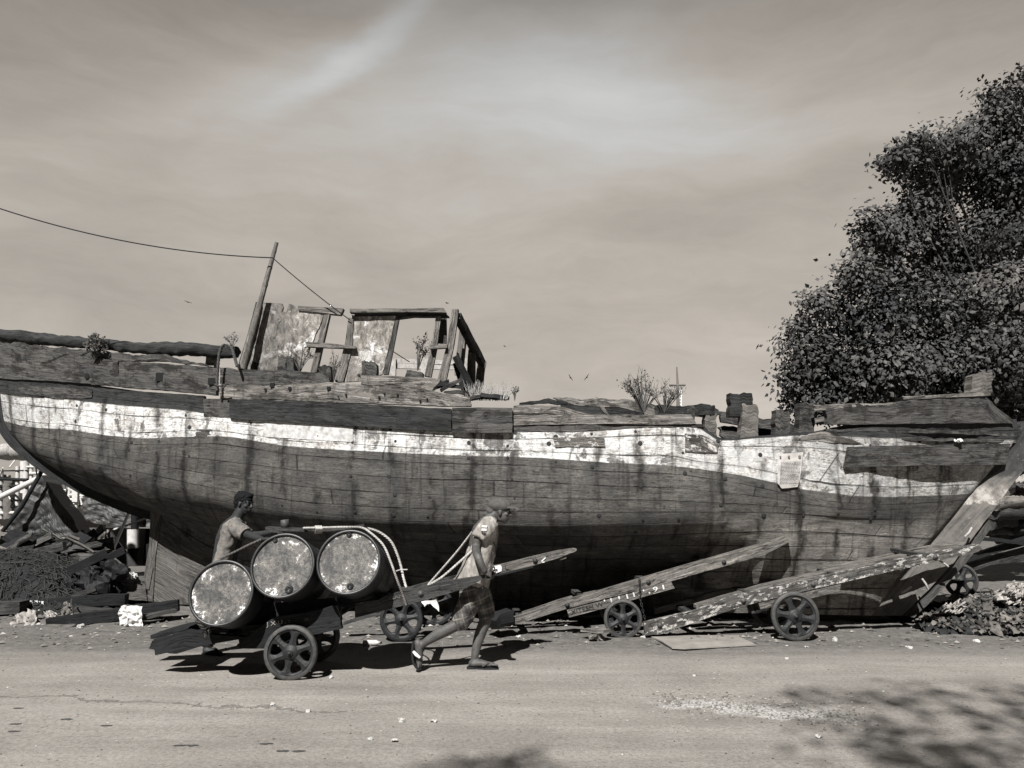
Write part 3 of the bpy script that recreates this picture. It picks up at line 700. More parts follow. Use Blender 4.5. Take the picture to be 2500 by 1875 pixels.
# ---------------------------------------------------------------- bolts with rust rings in frame columns
bm_ = LMB(); bm_.lathe([(0,-.004),(.010,-.004),(.014,-.001),(.018,-.003),(.026,0.0),(.03,.004)], (0,0,0), V((0,1,0)), 10)
bm_.add([(0,-.018,0)], [])
iron = plain('bolt_iron', .035, .6, 30)
b0 = None; cnt = 0
random.seed(21)
colL = .48
acc = 0; cols = []
for i in range(1, NU):
    acc += (HR[i][SUB*2]-HR[i-1][SUB*2]).length
    if acc > colL: acc -= colL; cols.append(i)
xr_ = HR[NU-4][2*SUB].x
for ci in range(-13, 12):
    for pv in (1.15, 1.6, 2.15, 2.7, 3.2, 3.75, 4.3):
        xk = ci*.48+random.uniform(-.05, .05)
        if random.random() < .42 or cnt >= 98 or xk > xr_-.9 or xk < -6.9: continue
        j = int((pv+random.uniform(-.1, .1))*SUB); i = min(range(2, NU-2), key=lambda q_: abs(HR[q_][j].x-xk))
        p = HR[i][j]
        if p.z < .5: continue
        if b0 is None: o = b0 = bm_.build('bolt', iron, boat)
        else: o = b0.copy(); C.objects.link(o); o.parent = boat
        nrm = (HR[i+1][j]-HR[i-1][j]).cross(HR[i][j-1]-HR[i][j+1]).normalized()
        if nrm.y > 0: nrm = -nrm
        o.location = p-V(boat.location)+nrm*.006; o.rotation_euler = (-nrm).to_track_quat('Y', 'Z').to_euler(); s_ = random.uniform(.45, 1.0); o.scale = (s_, s_, s_)
        cnt += 1
# ================================================================== remains of the wheelhouse on deck
def flake_mat():
    m = NT('flaking_plaster_paint'); c = m.coord(); a = m.noise(c, 3.0, 10, .78, .5); b = m.noise(m.map(c, sc=(1.5, 1, .7)), 11, 9, .78, .6); f = m.noise(c, 40, 4, .7)
    col = m.tramp(b, [(.34, .08), (.44, .22), (.52, .33), (.6, .42)])
    col = m.mix(m.sstep(a, .535, .57), col, m.tramp(b, [(.34, .25), (.46, .48), (.6, .62)]))
    col = m.mix(.4, col, m.ramp(f, [(.3, .5), (.6, 1.1)]), 'MULTIPLY')
    sp = m.node('ShaderNodeSeparateXYZ'); m.l.new(c, sp.inputs[0])
    left = m.math('SUBTRACT', 1, m.sstep(m.math('ADD', sp.outputs[0], m.math('MULTIPLY', m.math('SUBTRACT', a, .5), 1.2)), -3.25, -2.85))
    col = m.mix(m.math('MULTIPLY', left, .7), col, m.tramp(b, [(.4, .05), (.55, .2)]))
    return m.out(col, .9, b, .8, .02)
FM = flake_mat(); WC = wood(.12, .32, .7, .4, tag_='sun_bleached_wood')
CY = 9.8
def cp(name, tp, bt, Y=CY, th=.05, mat=None, jag=.01, rough=.006, seed=0, m=4):
    b = MB(); board(b, z2, tp, bt, Y, th, m=m, jag=jag, rough=rough, seed=seed); return b.build(name, mat or WC, boat)
cp('cabin_wall', [(262,580),(350,585),(428,590),(422,640),(416,655),(455,655),(463,620),(466,588),(497,590),(512,618),(640,625),(757,663)],
   [(60,1110),(140,1115),(220,1118),(300,1120),(330,1120),(380,1125),(420,1130),(440,1130),(460,1132),(480,1132),(520,1133),(556,1135)], CY, .05, FM, .01, .01, 31, 16)
cp('cabin_wall', [(640,640),(757,663)], [(640,790),(706,792)], CY, .05, FM, .004, .006, 32, 4)
cp('cabin_wall', [(965,682),(1150,680),(1325,676)], [(915,1212),(1080,1200),(1215,1150)], CY, .05, FM, .006, .01, 33, 14)
cp('cabin_corner_post', [(210,578),(140,850),(60,1100)], [(250,582),(200,830),(115,1100)], CY-.05, .09, WM, .006, .01, 34)
cp('cabin_rail', [(545,607),(740,618),(905,626)], [(545,640),(740,662),(878,676)], CY-.03, .1, WC, .004, .006, 35)
cp('cabin_post', [(752,675),(640,1135)], [(795,675),(690,1135)], CY-.02, .09, WC, .003, .006, 36)
cp('cabin_rail', [(612,893),(800,903),(1003,928)], [(612,932),(800,940),(1003,946)], CY-.08, .07, WC, .003, .005, 37)
cp('cabin_post', [(945,700),(920,900),(838,1205)], [(985,700),(975,940),(905,1210)], CY-.02, .09, WC, .006, .008, 38)
cp('cabin_post', [(1322,700),(1222,1152)], [(1350,700),(1262,1152)], CY-.01, .06, WM, .003, .005, 39)
cp('cabin_top_beam', [(952,630),(1200,628),(1450,628),(1700,622)], [(955,660),(1200,658),(1500,655),(1725,660)], CY-.09, .1, WC, .004, .008, 40)
cp('cabin_top_beam', [(990,662),(1300,660),(1700,658)], [(1000,690),(1300,685),(1745,690)], CY-.02, .12, WD, .004, .008, 41)
cp('cabin_rail', [(1345,700),(1500,682),(1690,668)], [(1345,715),(1500,694),(1690,682)], CY+.02, .04, WC, .003, .004, 42)
cp('cabin_post', [(1640,690),(1600,930),(1548,1168)], [(1680,690),(1650,930),(1602,1168)], CY, .09, WC, .004, .008, 43)
cp('cabin_plank', [(1672,690),(1640,900)], [(1725,690),(1728,900)], CY+.15, .04, WM, .01, .005, 44)
cp('cabin_post', [(1768,632),(1730,900),(1650,1200)], [(1820,634),(1785,900),(1718,1210)], CY-.03, .11, WC, .006, .01, 45)
cp('cabin_rail', [(1592,920),(1728,908)], [(1592,950),(1728,940)], CY-.09, .07, WC, .003, .004, 46)
rk = MB(); rk.beam([z2(1812,690,CY+.05), z2(2015,1080,CY+1.1)], .09, .11, n=14, rough=.01); rk.build('cabin_side_rail', WM, boat)
for (a, b_, c_, d_, t_, mt) in [(1860,812,1820,1160,.5,WC),(1930,915,1912,1290,.75,WC),(2005,1050,1978,1300,1.05,WC)]:
    q = MB(); q.beam([z2(a,b_,CY+t_), z2(c_,d_,CY+t_)], .12, .05, up=V((0,1,0)), n=12, rough=.008); q.build('cabin_side_post', mt, boat)
q = MB(); q.beam([z2(1795,1005,CY-.1), z2(1950,1310,CY+.1)], .09, .07, up=V((0,1,0)), n=12, rough=.01); q.build('cabin_brace', WD, boat)
q = MB(); q.beam([z2(1800,1060,CY+.3), z2(1880,1300,CY+.3)], .1, .07, up=V((0,1,0)), n=12, rough=.01); q.build('cabin_brace', WD, boat)
# broken timber at the foot of the cabin
for k, (x0, y0, x1, y1, r) in enumerate([(1600,1280,1720,1215,.05),(1680,1290,1850,1200,.04),(1640,1240,1840,1260,.05),(1720,1300,1930,1310,.05),(1030,1165,1150,1245,.03),(1880,1350,2120,1340,.04),(2000,1310,2210,1345,.05)]):
    q = MB(); q.beam([z2(x0,y0,9.17), z2((x0+x1)/2,(y0+y1)/2-8,9.22), z2(x1,y1,9.32)], r*1.6, r, n=12, rough=.03, seed=k); q.build('splintered_timber', WM if k % 2 else WD, boat)
# frame heads standing above the rail
def stub(fr, X, pts_t, pts_b, mat, Yoff=.25, th=.16, jag=.012, seed=0, w_=.97):
    rj = random.Random(seed); x0_, x1_ = pts_t[0][0], pts_t[-1][0]; hh = (pts_b[0][1]-pts_t[0][1])*.10
    pts_t = [(lerp(x0_, x1_, t), interp(pts_t, lerp(x0_, x1_, t))+rj.uniform(-1, 1)*hh) for t in (0,.12,.3,.42,.6,.72,.88,1)]; wd_ = (x1_-x0_)*.07; pts_b = [(pts_b[0][0]-wd_*rj.random(), pts_b[0][1]), (pts_b[-1][0]+wd_*rj.random(), pts_b[-1][1])]
    q = MB(); board(q, fr, pts_t, pts_b, HYf(X, w_, -Yoff), th, n=15, m=8, jag=jag, rough=.012, seed=seed); q.build('frame_timber', mat, boat)
for k, (x0, x1, y0, y1, mt) in enumerate([(80,232,1045,1125,WM),(385,448,1003,1130,WM),(452,508,1008,1135,WM),(700,802,1080,1200,WM),(1050,1088,1045,1165,WM),(1085,1165,1052,1165,WM),(1402,1535,1120,1170,WM)]):
    stub(z2, X2, [(x0,y0),((x0+x1)/2,y0-4),(x1,y0+12)], [(x0,y1),((x0+x1)/2,y1),(x1,y1)], mt, seed=k+60)
stub(z1, X1, [(1740,395),(1808,390)], [(1735,500),(1805,505)], WL, seed=70)
for k, (x0, x1, y0, y1, mt) in enumerate([(2162,2330,250,430,WD),(1825,1885,358,490,WM),(1968,2052,418,600,WC),(1940,2040,350,420,WD)]):
    stub(z3, X3, [(x0,y0+8),((x0+x1)/2,y0-4),(x1,y0)], [(x0,y1),((x0+x1)/2,y1),(x1,y1)], mt, Yoff=.2, seed=k+80)
for k, (x0, x1, y0, y1, mt) in enumerate([(182,298,318,560,WC),(430,525,360,545,WM),(597,700,298,540,WM),(1838,1985,92,230,WC)]):
    stub(z4, X4, [(x0,y0+10),((x0+x1)/2,y0-4),(x1,y0)], [(x0-4,y1),((x0+x1)/2,y1),(x1,y1)], mt, Yoff=.15 if k < 3 else .05, seed=k+90)
# far side gunwale seen through the gap amidships
def FY(x): return Dc(x)+bb(x)*.9
def far_b(fr, X, tp, bt, mat, seed, dy=0):
    q = MB(); board(q, fr, tp, bt, lambda x: Dc(X(x))+dy, .08, m=4, jag=.03, rough=.02, seed=seed); q.build('far_side_plank', mat, boat)
far_b(z3, X3, [(540,330),(760,282),(900,318)], [(540,350),(760,325),(900,345)], WD, 51, .5)
far_b(z3, X3, [(800,285),(1000,295),(1300,298),(1460,310)], [(830,320),(1000,350),(1300,362),(1460,400)], WL, 52, 1.0)
far_b(z3, X3, [(850,310),(1480,340),(1830,350)], [(850,450),(1480,450),(1830,450)], WD, 53, 1.3)
far_b(z3, X3, [(1590,350),(2000,345),(2060,380)], [(1590,430),(2000,430),(2060,440)], WD, 54, 1.1)
far_b(z3, X3, [(1500,330),(1585,345)], [(1500,425),(1585,425)], WC, 55, .6)
far_b(z3, X3, [(1840,380),(2110,400)], [(1840,405),(2110,420)], WD, 56, .2)
far_b(z4, X4, [(48,375),(180,395),(440,420)], [(25,440),(180,470),(440,500)], WM, 57, .2)
far_b(z4, X4, [(20,480),(180,478)], [(45,560),(180,565)], WM, 58, .3)
far_b(z4, X4, [(290,440),(440,430),(600,480)], [(290,550),(440,545),(600,540)], WD, 59, .35)
far_b(z4, X4, [(690,420),(800,400)], [(690,450),(800,440)], WC, 60, .2)
far_b(z3, X3, [(1150,355),(1200,420)], [(1180,350),(1220,415)], WC, 61, .8)
# deck (mostly lost): a few beams and boards across
q = MB()
for dx in range(260, 2100, 95):
    a = D(dx, 900, Dc(dx)-bb(dx)*.8); z = interp([(0,2.75),(700,2.25),(1500,1.9),(2200,2.2)], dx)
    c = V((a.x, Dc(dx)+bb(dx)*.8, z)); a.z = z; q.beam([a, c], .12, .14, n=6, rough=.01)
q.build('deck_beams', WD, boat)
# white guard rail beyond the cabin
wr = plain('white_rail_paint', .38, .3, 25)
gr_ = thing('guard_rail', 'low white railing seen through the open cabin frame', 'railing', tuple(z2(1600,1300,11.6)))
for (x0, y0, x1, y1) in [(1300,1045,1890,1068),(1300,1085,1890,1098)]:
    q = MB(); q.beam([z2(x0,y0,11.6), z2(x1,y1,11.6)], .05, .08, n=5); q.build('rail_bar', wr, gr_)
for x in (1295, 1555, 1880):
    q = MB(); q.beam([z2(x,1025,11.55), z2(x-10,1330,11.55)], .12, .08, up=V((0,1,0)), n=6, rough=.005); q.build('post', wr, gr_)
# ---------------------------------------------------------------- notice pasted on the hull
pm = plain('paper', .46, .15, 12, bump=.3); ink = plain('ink', .06, .1, 5); pb_ = MB()
board(pb_, z4, [(445,672),(540,668),(622,660)], [(437,885),(470,922),(585,908),(600,850)][0:1]+[(458,905),(460,922),(520,918),(583,910),(597,860)], HYf(X4, 1.0, .035), .004, n=14, m=14, rough=.012, seed=5)
notice = top(pb_, 'paper_notice', pm, 'white printed paper notice pasted on the white band of the hull', 'notice')
q = MB(); random.seed(3)
NYf = HYf(X4, 1.0, .05)
for i in range(17):
    y = 728+i*9.6; x = 462-(i*.6)
    if y > 895: break
    while x < 600-i*.8-(25 if i % 5 == 4 else 0):
        wd = random.uniform(6, 18); x2 = min(x+wd, 604-i*.9)
        q.add([z4(x,y-x*.03+18,NYf(x)), z4(x2,y-x2*.03+18,NYf(x2)), z4(x2,y+3.6-x2*.03+18,NYf(x2)), z4(x,y+3.6-x*.03+18,NYf(x))], [(0,1,2,3)])
        x = x2+3.2
q.build('printed_text', ink, notice)
q = MB()
for x, r in ((459,7),(520,9),(597,10)):
    c = z4(x, 693, NYf(x)); q.tube([c, c+V((0,.003,0))], r/2.949/F*8.6, 12)
q.build('printed_seal', plain('seal_ink', .2, .4, 40), notice)
# small crumpled wrapper on the bow wale
def crumple(mb, c, r, n=14, flat=.5, seed=0, M=None):
    b0_ = len(mb.v); mb.ball(c, r, r*.8, r*flat, n, M)
    for i in range(b0_, len(mb.v)):
        p = V(mb.v[i]); mb.v[i] = tuple(p+nz3(p, 3.0/r*.35, seed)*r*.5+nz3(p, 9.0/r*.35, seed+2)*r*.22)
    for i in range(len(mb.sm)): mb.sm[i] = False
q = MB(); crumple(q, z4(1735, 580, HYf(X4, 1.0, .1)(1735)), .05, seed=3); top(q, 'plastic_wrapper', plain('white_plastic', .7, .2, 20), 'small crumpled white wrapper caught on the bow plank', 'litter')
# ---------------------------------------------------------------- bamboo pole, wires, rope on the rail
bm = MB(); pts = resample([z2(100,1110,9.6), z2(215,690,9.66), z2(376,105,9.7)], 60); rad = []
for i in range(60):
    t = i/59; k = (t*7.5) % 1; rad.append(lerp(.052, .026, t)*(1.12 if k < .06 or k > .95 else 1))
bm.tube(pts, rad, 12)
bp = wood(.16, .34, .4, .35, tag_='bamboo')
top(bm, 'bamboo_pole', bp, 'tall bamboo pole leaning beside the ruined cabin wall', 'pole')
wire = plain('wire_black', .015, .1, 5)
def catw(a, b, sag, n=24): return [a.lerp(b, i/n)+V((0,0,-sag*4*(i/n)*(1-i/n))) for i in range(n+1)]
q = MB(); q.tube(catw(D(-160,392,9.0), D(590,557,9.58), .22), .0085, 5); q.tube(catw(D(590,558,9.58), D(757,692,9.75), .02), .007, 5); q.tube(catw(D(757,692,10.0), D(885,782,10.9), .02), .007, 5)
top(q, 'overhead_wire', wire, 'thin black wire tied to the bamboo pole and strung to the left', 'wire')
orp = plain('weathered_rope', .09, .4, 60)
q = MB(); yy = HYf(X1, 1.0, .16); rope(q, [z1(x, y, yy(x)) for x, y in [(1830,705),(1832,650),(1835,560),(1850,400),(1880,325),(1925,325),(1960,360),(2000,500)]], .021)
rope(q, [z1(x, y, yy(x)-.02) for x, y in [(1810,650),(1850,665),(1905,655),(1870,690)]], .012)
top(q, 'mooring_rope', orp, 'dark rope looped over the end of the charred log rail', 'rope')
# ---------------------------------------------------------------- birds
bk = plain('bird_black', .02, .1, 5)
def bird(x, y, Y, s_, bank, label, head=0):
    s_ *= .62; q = MB(); c = D(x, y, Y); M = Matrix.Rotation(math.radians(head), 3, 'Z')@Matrix.Rotation(math.radians(bank), 3, 'Y')
    q.ball(c, .09*s_, .2*s_, .06*s_, 8, M)
    for sd in (-1, 1):
        P_ = [c+M@V((sd*a*s_, b*s_, h*s_)) for a, b, h in [(0,.1,.02),(.3,.16,.12),(.62,-.02,.05),(.3,-.03,.12),(0,-.1,.02)]]
        q.add(P_+[p-V((0,0,.015)) for p in P_], [(0,1,3,4),(1,2,3),(9,8,6,5),(8,7,6),(0,5,6,1),(1,6,7,2),(2,7,8,3),(3,8,9,4)])
    q.add([c+M@V((-.03*s_,-.15*s_,0)), c+M@V((.03*s_,-.15*s_,0)), c+M@V((.08*s_,-.36*s_,0)), c+M@V((-.08*s_,-.36*s_,0))], [(0,1,2,3)])
    top(q, 'flying_bird', bk, label, 'bird', 'birds circling over the harbour')
bird(406,653,60,.9,10,'lone dark bird flying above the boat\'s left end, left of the bamboo pole', 40)
bird(966,655,60,.9,-8,'small bird flying just above the cabin\'s right corner post', 70)
bird(1232,816,60,.95,55,'left one of two kites wheeling above the boat amidships', 20)
bird(1268,815,60,.95,-50,'right one of two kites wheeling above the boat amidships', -30)
bird(1290,860,90,1.0,20,'tiny bird low over the broken gunwale amidships', 10)
bird(1090,748,60,.5,20,'tiny bird right of the ruined cabin, level with its sloping side rail', 60)
# ---------------------------------------------------------------- distant mast with crossbar
mt = thing('radio_mast', 'thin distant mast with a crossbar and short ladder behind the boat', 'mast', tuple(z3(1750,900,36)))
sl = plain('grey_steel', .2, .2, 10)
q = MB(); q.tube([z3(1745,50,36), z3(1752,190,36), z3(1758,420,36)], [.03,.06,.1], 6); q.build('pole', sl, mt)
q = MB(); q.tube([z3(1688,190,36), z3(1812,190,36)], .06, 6); q.build('crossbar', sl, mt)
q = MB()
for x in (1765, 1782): q.tube([z3(x,225,36), z3(x,420,36)], .035, 5)
for y in range(230, 410, 22): q.tube([z3(1765,y,36), z3(1782,y,36)], .03, 5)
q.build('ladder', plain('white_steel', .6, .1, 10), mt)
# ---------------------------------------------------------------- plants
def leafm(name, l, rough=.45, spec=.5):
    m = NT(name); r = m.node('ShaderNodeAttribute', attribute_name='shade').outputs['Fac']
    m.b.inputs['Specular IOR Level'].default_value = spec
    return m.out(m.tramp(r, [(0, l*.4), (.5, l), (1, l*1.8)]), rough)
def leaves(name, cen, nrm, size, mat, parent=None, shade=None, droop=0, aspect=.62):
    """cloud of small folded leaves: cen (n,3), nrm (n,3) facing, size (n)"""
    n = len(cen); rng = np.random.default_rng(5)
    nrm = nrm/np.linalg.norm(nrm, axis=1)[:,None]
    d = rng.normal(size=(n,3)); d[:,2] -= droop; d -= (d*nrm).sum(1)[:,None]*nrm; d /= np.linalg.norm(d, axis=1)[:,None]
    sd = np.cross(nrm, d); s = size[:,None]
    base = cen; tip = cen+d*s*1.0-nrm*s*.12; l = cen+d*s*.38+sd*s*aspect*.5-nrm*s*.10; r = cen+d*s*.38-sd*s*aspect*.5-nrm*s*.10; mid = cen+d*s*.45+nrm*s*.04
    vs = np.stack([base, l, tip, r, mid], 1).reshape(-1,3)
    f = np.array([[0,4,1],[1,4,2],[0,3,4],[3,2,4]])
    fs = (f[None]+np.arange(n)[:,None,None]*5).reshape(-1)
    me = bpy.data.meshes.new(name); me.vertices.add(len(vs)); me.vertices.foreach_set('co', vs.astype(np.float32).ravel())
    nf = n*4; me.loops.add(nf*3); me.loops.foreach_set('vertex_index', fs.astype(np.int32)); me.polygons.add(nf)
    me.polygons.foreach_set('loop_start', np.arange(0, nf*3, 3, dtype=np.int32)); me.polygons.foreach_set('loop_total', np.full(nf, 3, dtype=np.int32))
    a = me.attributes.new('shade', 'FLOAT', 'POINT'); sh = shade if shade is not None else rng.random(n); a.data.foreach_set('value', np.repeat(sh, 5).astype(np.float32))
    me.materials.append(mat); me.update(); me.validate()
    o = bpy.data.objects.new(name, me); C.objects.link(o)
    if parent:
        o.parent = parent; me.transform(Matrix.Translation(-V(parent.location)))
    return o
LM = leafm('tree_leaf', .08, .62, .25); BARK = wood(.05, .13, .7, .3, tag_='bark')
def tree(root, clumps, trunk_base, limbs, per, size, rng, mat=LM, trunk_r=.28, lr=1.0):
    cs = []; ns = []; ss = []; sh = []
    for (c, rx, ry, rz) in clumps:
        n = int(per*(rx*rz)*rng.uniform(.55, 1.15)); cb_ = rng.normal(0, .13); co_ = rng.normal(size=3)*.25
        # leaves gathered on short twigs: cluster centres on the clump shell and inside
        nk = max(8, int(n/9)); v = rng.normal(size=(nk,3)); v /= np.linalg.norm(v, axis=1)[:,None]
        rad = np.where(rng.random(nk) < .62, rng.uniform(.74, 1.06, nk), rng.uniform(.2, .8, nk)); far = rng.random(nk) < .10; rad[far] = rng.uniform(1.02, 1.22, far.sum())
        k = v*rad[:,None]*np.array([rx, ry, rz])+np.array(c)
        for i in range(nk):
            m_ = rng.integers(5, 13); q = k[i]+rng.normal(size=(m_,3))*np.array([.13,.13,.11])
            cs.append(q); nn = v[i]*.7+co_+rng.normal(size=(m_,3))*.42+np.array([-.1,-.25,.45]); ns.append(nn)
            ss.append(rng.uniform(.6, 1.45, m_)*size); sh.append(np.clip(rng.normal(.45, .20, m_)+rng.normal(0, .10)+cb_, 0, 1))
    cs = np.concatenate(cs); ns = np.concatenate(ns); ss = np.concatenate(ss); sh = np.concatenate(sh)
    leaves('crown', cs, ns, ss, mat, root, sh, droop=.9)
    q = MB(); tb = V(trunk_base); fork = V(limbs[0])
    q.tube(catmull([tb, tb.lerp(fork, .5)+V((.1,.05,0)), fork], 6), [trunk_r, trunk_r*.8, trunk_r*.7], 14)
    for (c, rx, ry, rz) in clumps[::2]:
        c = V(c); mid = fork.lerp(c, .5)+V((0,0,-.15*(c-fork).length*.5)); t0 = tb.lerp(fork, .9)
        q.tube(catmull([t0, mid, c], 6), [trunk_r*.32*lr, trunk_r*.16*lr, .02*lr], 7)
        for j in range(5):
            e = c+V(rng.normal(size=3))*.16*V((rx,ry,rz)).length
            q.tube([mid.lerp(c, .5+.1*j), mid.lerp(e, .8)+V((0,0,.05)), e], [.025*lr,.016*lr,.006*lr], 5)
    q.build('trunk', BARK, root)
    return len(cs)
rng = np.random.default_rng(11)
cl = []
# outline-driven crown, clumps given as picture x, y, radius (px), depth offset
for (x, y, r, dy) in [(2185,215,62,0),(2120,265,52,.3),(2190,320,80,.4),(2060,295,50,-.2),(1990,300,42,-.3),(1938,325,30,-.3),(2080,360,60,.6),(2010,370,48,.5),(2150,420,60,.8),(2215,430,70,.2),
    (1990,452,46,.4),(1930,478,52,.2),(2000,405,48,.3),(1968,425,32,.1),(2035,330,52,.2),(1960,352,34,0),(1912,335,24,-.2),(2120,480,52,.5),(2030,490,46,.5),(2165,360,60,.1),(1880,480,46,-.3),(2200,530,90,-.3),(2100,525,70,.6),(2010,545,75,.9),(1910,560,80,.3),(1845,570,48,-.4),(2180,640,95,-.5),(2080,650,95,.6),(1970,660,90,.1),(1870,665,80,-.3),
    (1790,660,62,.2),(1745,640,36,-.3),(2200,760,95,-.9),(2100,780,95,-.2),(2000,770,90,.3),(1900,780,90,-.3),(1800,770,85,.2),(1725,745,55,-.2),(1705,800,36,-.1),(2180,870,85,-.3),(2080,880,85,.4),(1980,870,80,.5),
    (1880,860,70,.2),(1790,850,60,.2),(1735,850,38,.0),(1712,840,24,.1),(2250,350,90,.6),(2290,560,110,.3),(2300,760,120,0),(2290,900,110,.2),(2240,1000,80,1.2),(1720,700,34,.1),(1715,868,20,.1),(1950,300,22,0),(2130,190,28,0),(2195,170,30,.2),(2230,150,40,.6)]:
    Y = 14.2+dy*1.3; c = D(x+8, y+16, Y); R = .92*r/(F/Y)*S; cl.append((tuple(c), R, R*1.1, R))
tb = GD(2300, 1270); tb = V((D(2290,1000,14.6).x, 14.8, 0))
tr = thing('broadleaf_tree', 'large dark leafy tree with drooping leaves rising behind the boat\'s bow', 'tree', tuple(tb))
nl = tree(tr, cl, tb, [(tb.x-.2, 14.6, 3.2)], 6400, .100, rng, lr=.5); print('LEAVES', nl)
# tree behind the viewer whose branches shade the road
sh_c = []
for (dx, dy, rx, ry, h) in [(1880,1570,.50,.35,7.5),(2060,1530,.6,.35,8),(2200,1590,.6,.5,8.5),(1980,1640,.5,.35,8),(1760,1515,.45,.18,9),(2120,1640,.5,.3,7.6),(1950,1500,.5,.16,9.5),(2190,1500,.5,.2,9),(1080,1668,.38,.2,8),(1180,1690,.4,.2,8.2),(2250,1700,1.0,.6,8.2),(980,1690,.3,.2,8.5),(1900,1690,.7,.3,8)]:
    h += 3.5; g_ = GD(dx, dy); c = V((g_.x-h*.25, g_.y-h*.9, h)); sh_c.append((tuple(c), rx, ry, .3))
tb2 = V((-2.5, -7.5, 0))
tr2 = thing('shade_tree', 'leafy tree standing across the road behind the viewer, out of the picture', 'tree', tuple(tb2))
tree(tr2, sh_c, tb2, [(-1.8, -6.5, 5.0)], 620, .12, rng, trunk_r=.2, lr=.12)
def shrub(name, c, h, sp, n, label, lsz=.03, twigs=16, seed=1, l=.09, cat='plant', bare=False, grp=None):
    r = random.Random(seed); root = thing(name, label, cat, tuple(c), grp); q = MB(); ends = []
    for i in range(twigs):
        a = r.uniform(0, 2*PI); t = r.uniform(.2, 1); e = V(c)+V((math.cos(a)*sp*t, math.sin(a)*sp*t*.7, h*r.uniform(.5, 1)*(1.1-.45*t)))
        md = V(c).lerp(e, .5)+V((r.uniform(-.1,.1)*sp, 0, h*.12)); q.tube([V(c), md, e], [h*.012+.002, h*.008+.0015, .0015], 4)
        ends += [md.lerp(e, k/4) for k in range(5)]
        for j in range(3):
            s0 = md.lerp(e, r.uniform(0, .8)); e2 = s0+V((r.uniform(-1,1)*sp*.3, r.uniform(-1,1)*sp*.3, h*r.uniform(.05,.28))); q.tube([s0, e2], [.004,.0012], 3); ends += [s0.lerp(e2, k/3) for k in range(1, 4)]
    q.build('stem', plain('dry_twig', .12, .3, 20), root)
    rg = np.random.default_rng(seed); idx = rg.integers(0, len(ends), n); cs = np.array([tuple(ends[i]) for i in idx])+rg.normal(size=(n,3))*sp*.06
    leaves('foliage', cs, rg.normal(size=(n,3))+np.array([0,-.3,.5]), rg.uniform(.6,1.4,n)*lsz, leafm('shrub_leaf', l, .6, .3), root)
shrub('small_bush', z1(800,450,HYf(X1,1,.1)(800)), .38, .17, 2600, 'round feathery bush growing out of the left bulwark planks', .03, 40, 2, .13)
shrub('dry_weed', z1(1960,345,9.7), .24, .14, 60, 'bare little weed sprouting beside the bamboo pole', .022, 9, 3, .15)
shrub('dry_weed', z2(1495,1120,10.05), .58, .22, 260, 'dry weed with a tufted head growing inside the cabin frame', .03, 6, 4, .15)
shrub('dry_weed', z2(555,1130,9.4), .42, .22, 160, 'thin leafless weed growing before the flaking left cabin wall', .025, 12, 5, .2)
shrub('dry_weed', z2(830,1200,9.4), .45, .12, 60, 'spindly weed standing between the two cabin walls', .022, 7, 6, .15)
shrub('dry_bush', z3(1490,400,9.35), .62, .34, 190, 'scraggly half dry bush growing from the deck amidships', .034, 26, 7, .15)
shrub('dry_bush', z3(1650,400,10.2), .5, .36, 140, 'airy bare bush behind the scraggly one amidships', .03, 22, 8, .2)
shrub('dry_weed', z3(495,310,9.4), .24, .08, 60, 'single sprig on the gunwale right of the cabin', .025, 5, 9, .13)
# dry grass tuft
q = MB(); r = random.Random(4); c = z3(265,305,9.3)
for i in range(260):
    b_ = c+V((r.uniform(-.22,.3), r.uniform(-.1,.1), 0)); e = b_+V((r.uniform(-.1,.1), r.uniform(-.05,.05), r.uniform(.08,.26))); q.tube([b_, e], [.003,.001], 3)
top(q, 'dry_grass_tuft', plain('straw', .4, .4, 30), 'tuft of dry pale grass at the foot of the cabin', 'grass', None, 'stuff')
# ================================================================== wheels and hand carts
CI = plain('cast_iron', .028, .6, 22, .6, .35, .6, .006); RIM = plain('worn_iron_rim', .085, .6, 30, .6, .35, .6, .005)
def wheel(root, c, r, width=.055, spokes=6, rot=0.0, local=False, rimmat=None):
    """cast iron cart wheel, axis along Y; flared spokes, hub, flat tread"""
    c = V(c)
    q = MB(); q.lathe([(r*.86,-width/2),(r-.004,-width/2),(r,-width/2+.006),(r,width/2-.006),(r-.004,width/2),(r*.86,width/2),(r*.86,-width/2)], c, n=56)
    rim = q.build('rim', rimmat or RIM, root)
    q = MB(); q.lathe([(r*.865,-width*.28),(r*.77,-width*.28),(r*.755,-width*.1),(r*.755,width*.1),(r*.77,width*.28),(r*.865,width*.28)], c, n=56); q.build('rim_flange', CI, root)
    q = MB(); q.lathe([(0,-width*.95),(r*.06,-width*.95),(r*.09,-width*.8),(r*.10,-width*.7),(r*.19,-width*.62),(r*.27,-width*.42),(r*.32,-width*.2),(r*.32,width*.3),(0,width*.3)], c, n=28)
    q.lathe([(0,-width*1.25),(r*.05,-width*1.25),(r*.055,-width*.9)], c, n=8); q.build('hub', CI, root)
    for k in range(spokes):
        a = rot+2*PI*k/spokes; d = V((math.cos(a),0,math.sin(a))); t = V((-math.sin(a),0,math.cos(a)))
        prof = [(.2,.19),(.3,.15),(.42,.115),(.56,.105),(.68,.15),(.80,.30)]
        f = []; 
        for s_, h in prof: f.append((c+d*r*s_+t*r*h, c+d*r*s_-t*r*h))
        q = MB(); th = width*.22
        fr = [[a_+V((0,-th,0)), (a_+b_)/2+V((0,-th*1.9,0)), b_+V((0,-th,0))] for a_, b_ in f]; bk_ = [[a_+V((0,th,0)), b_+V((0,th,0))] for a_, b_ in f]
        q.grid(fr); q.grid(bk_, flip=True); q.grid([[x[0], y[0]] for x, y in zip(fr, bk_)], flip=True); q.grid([[x[2], y[1]] for x, y in zip(fr, bk_)])
        q.build('spoke', CI, root)
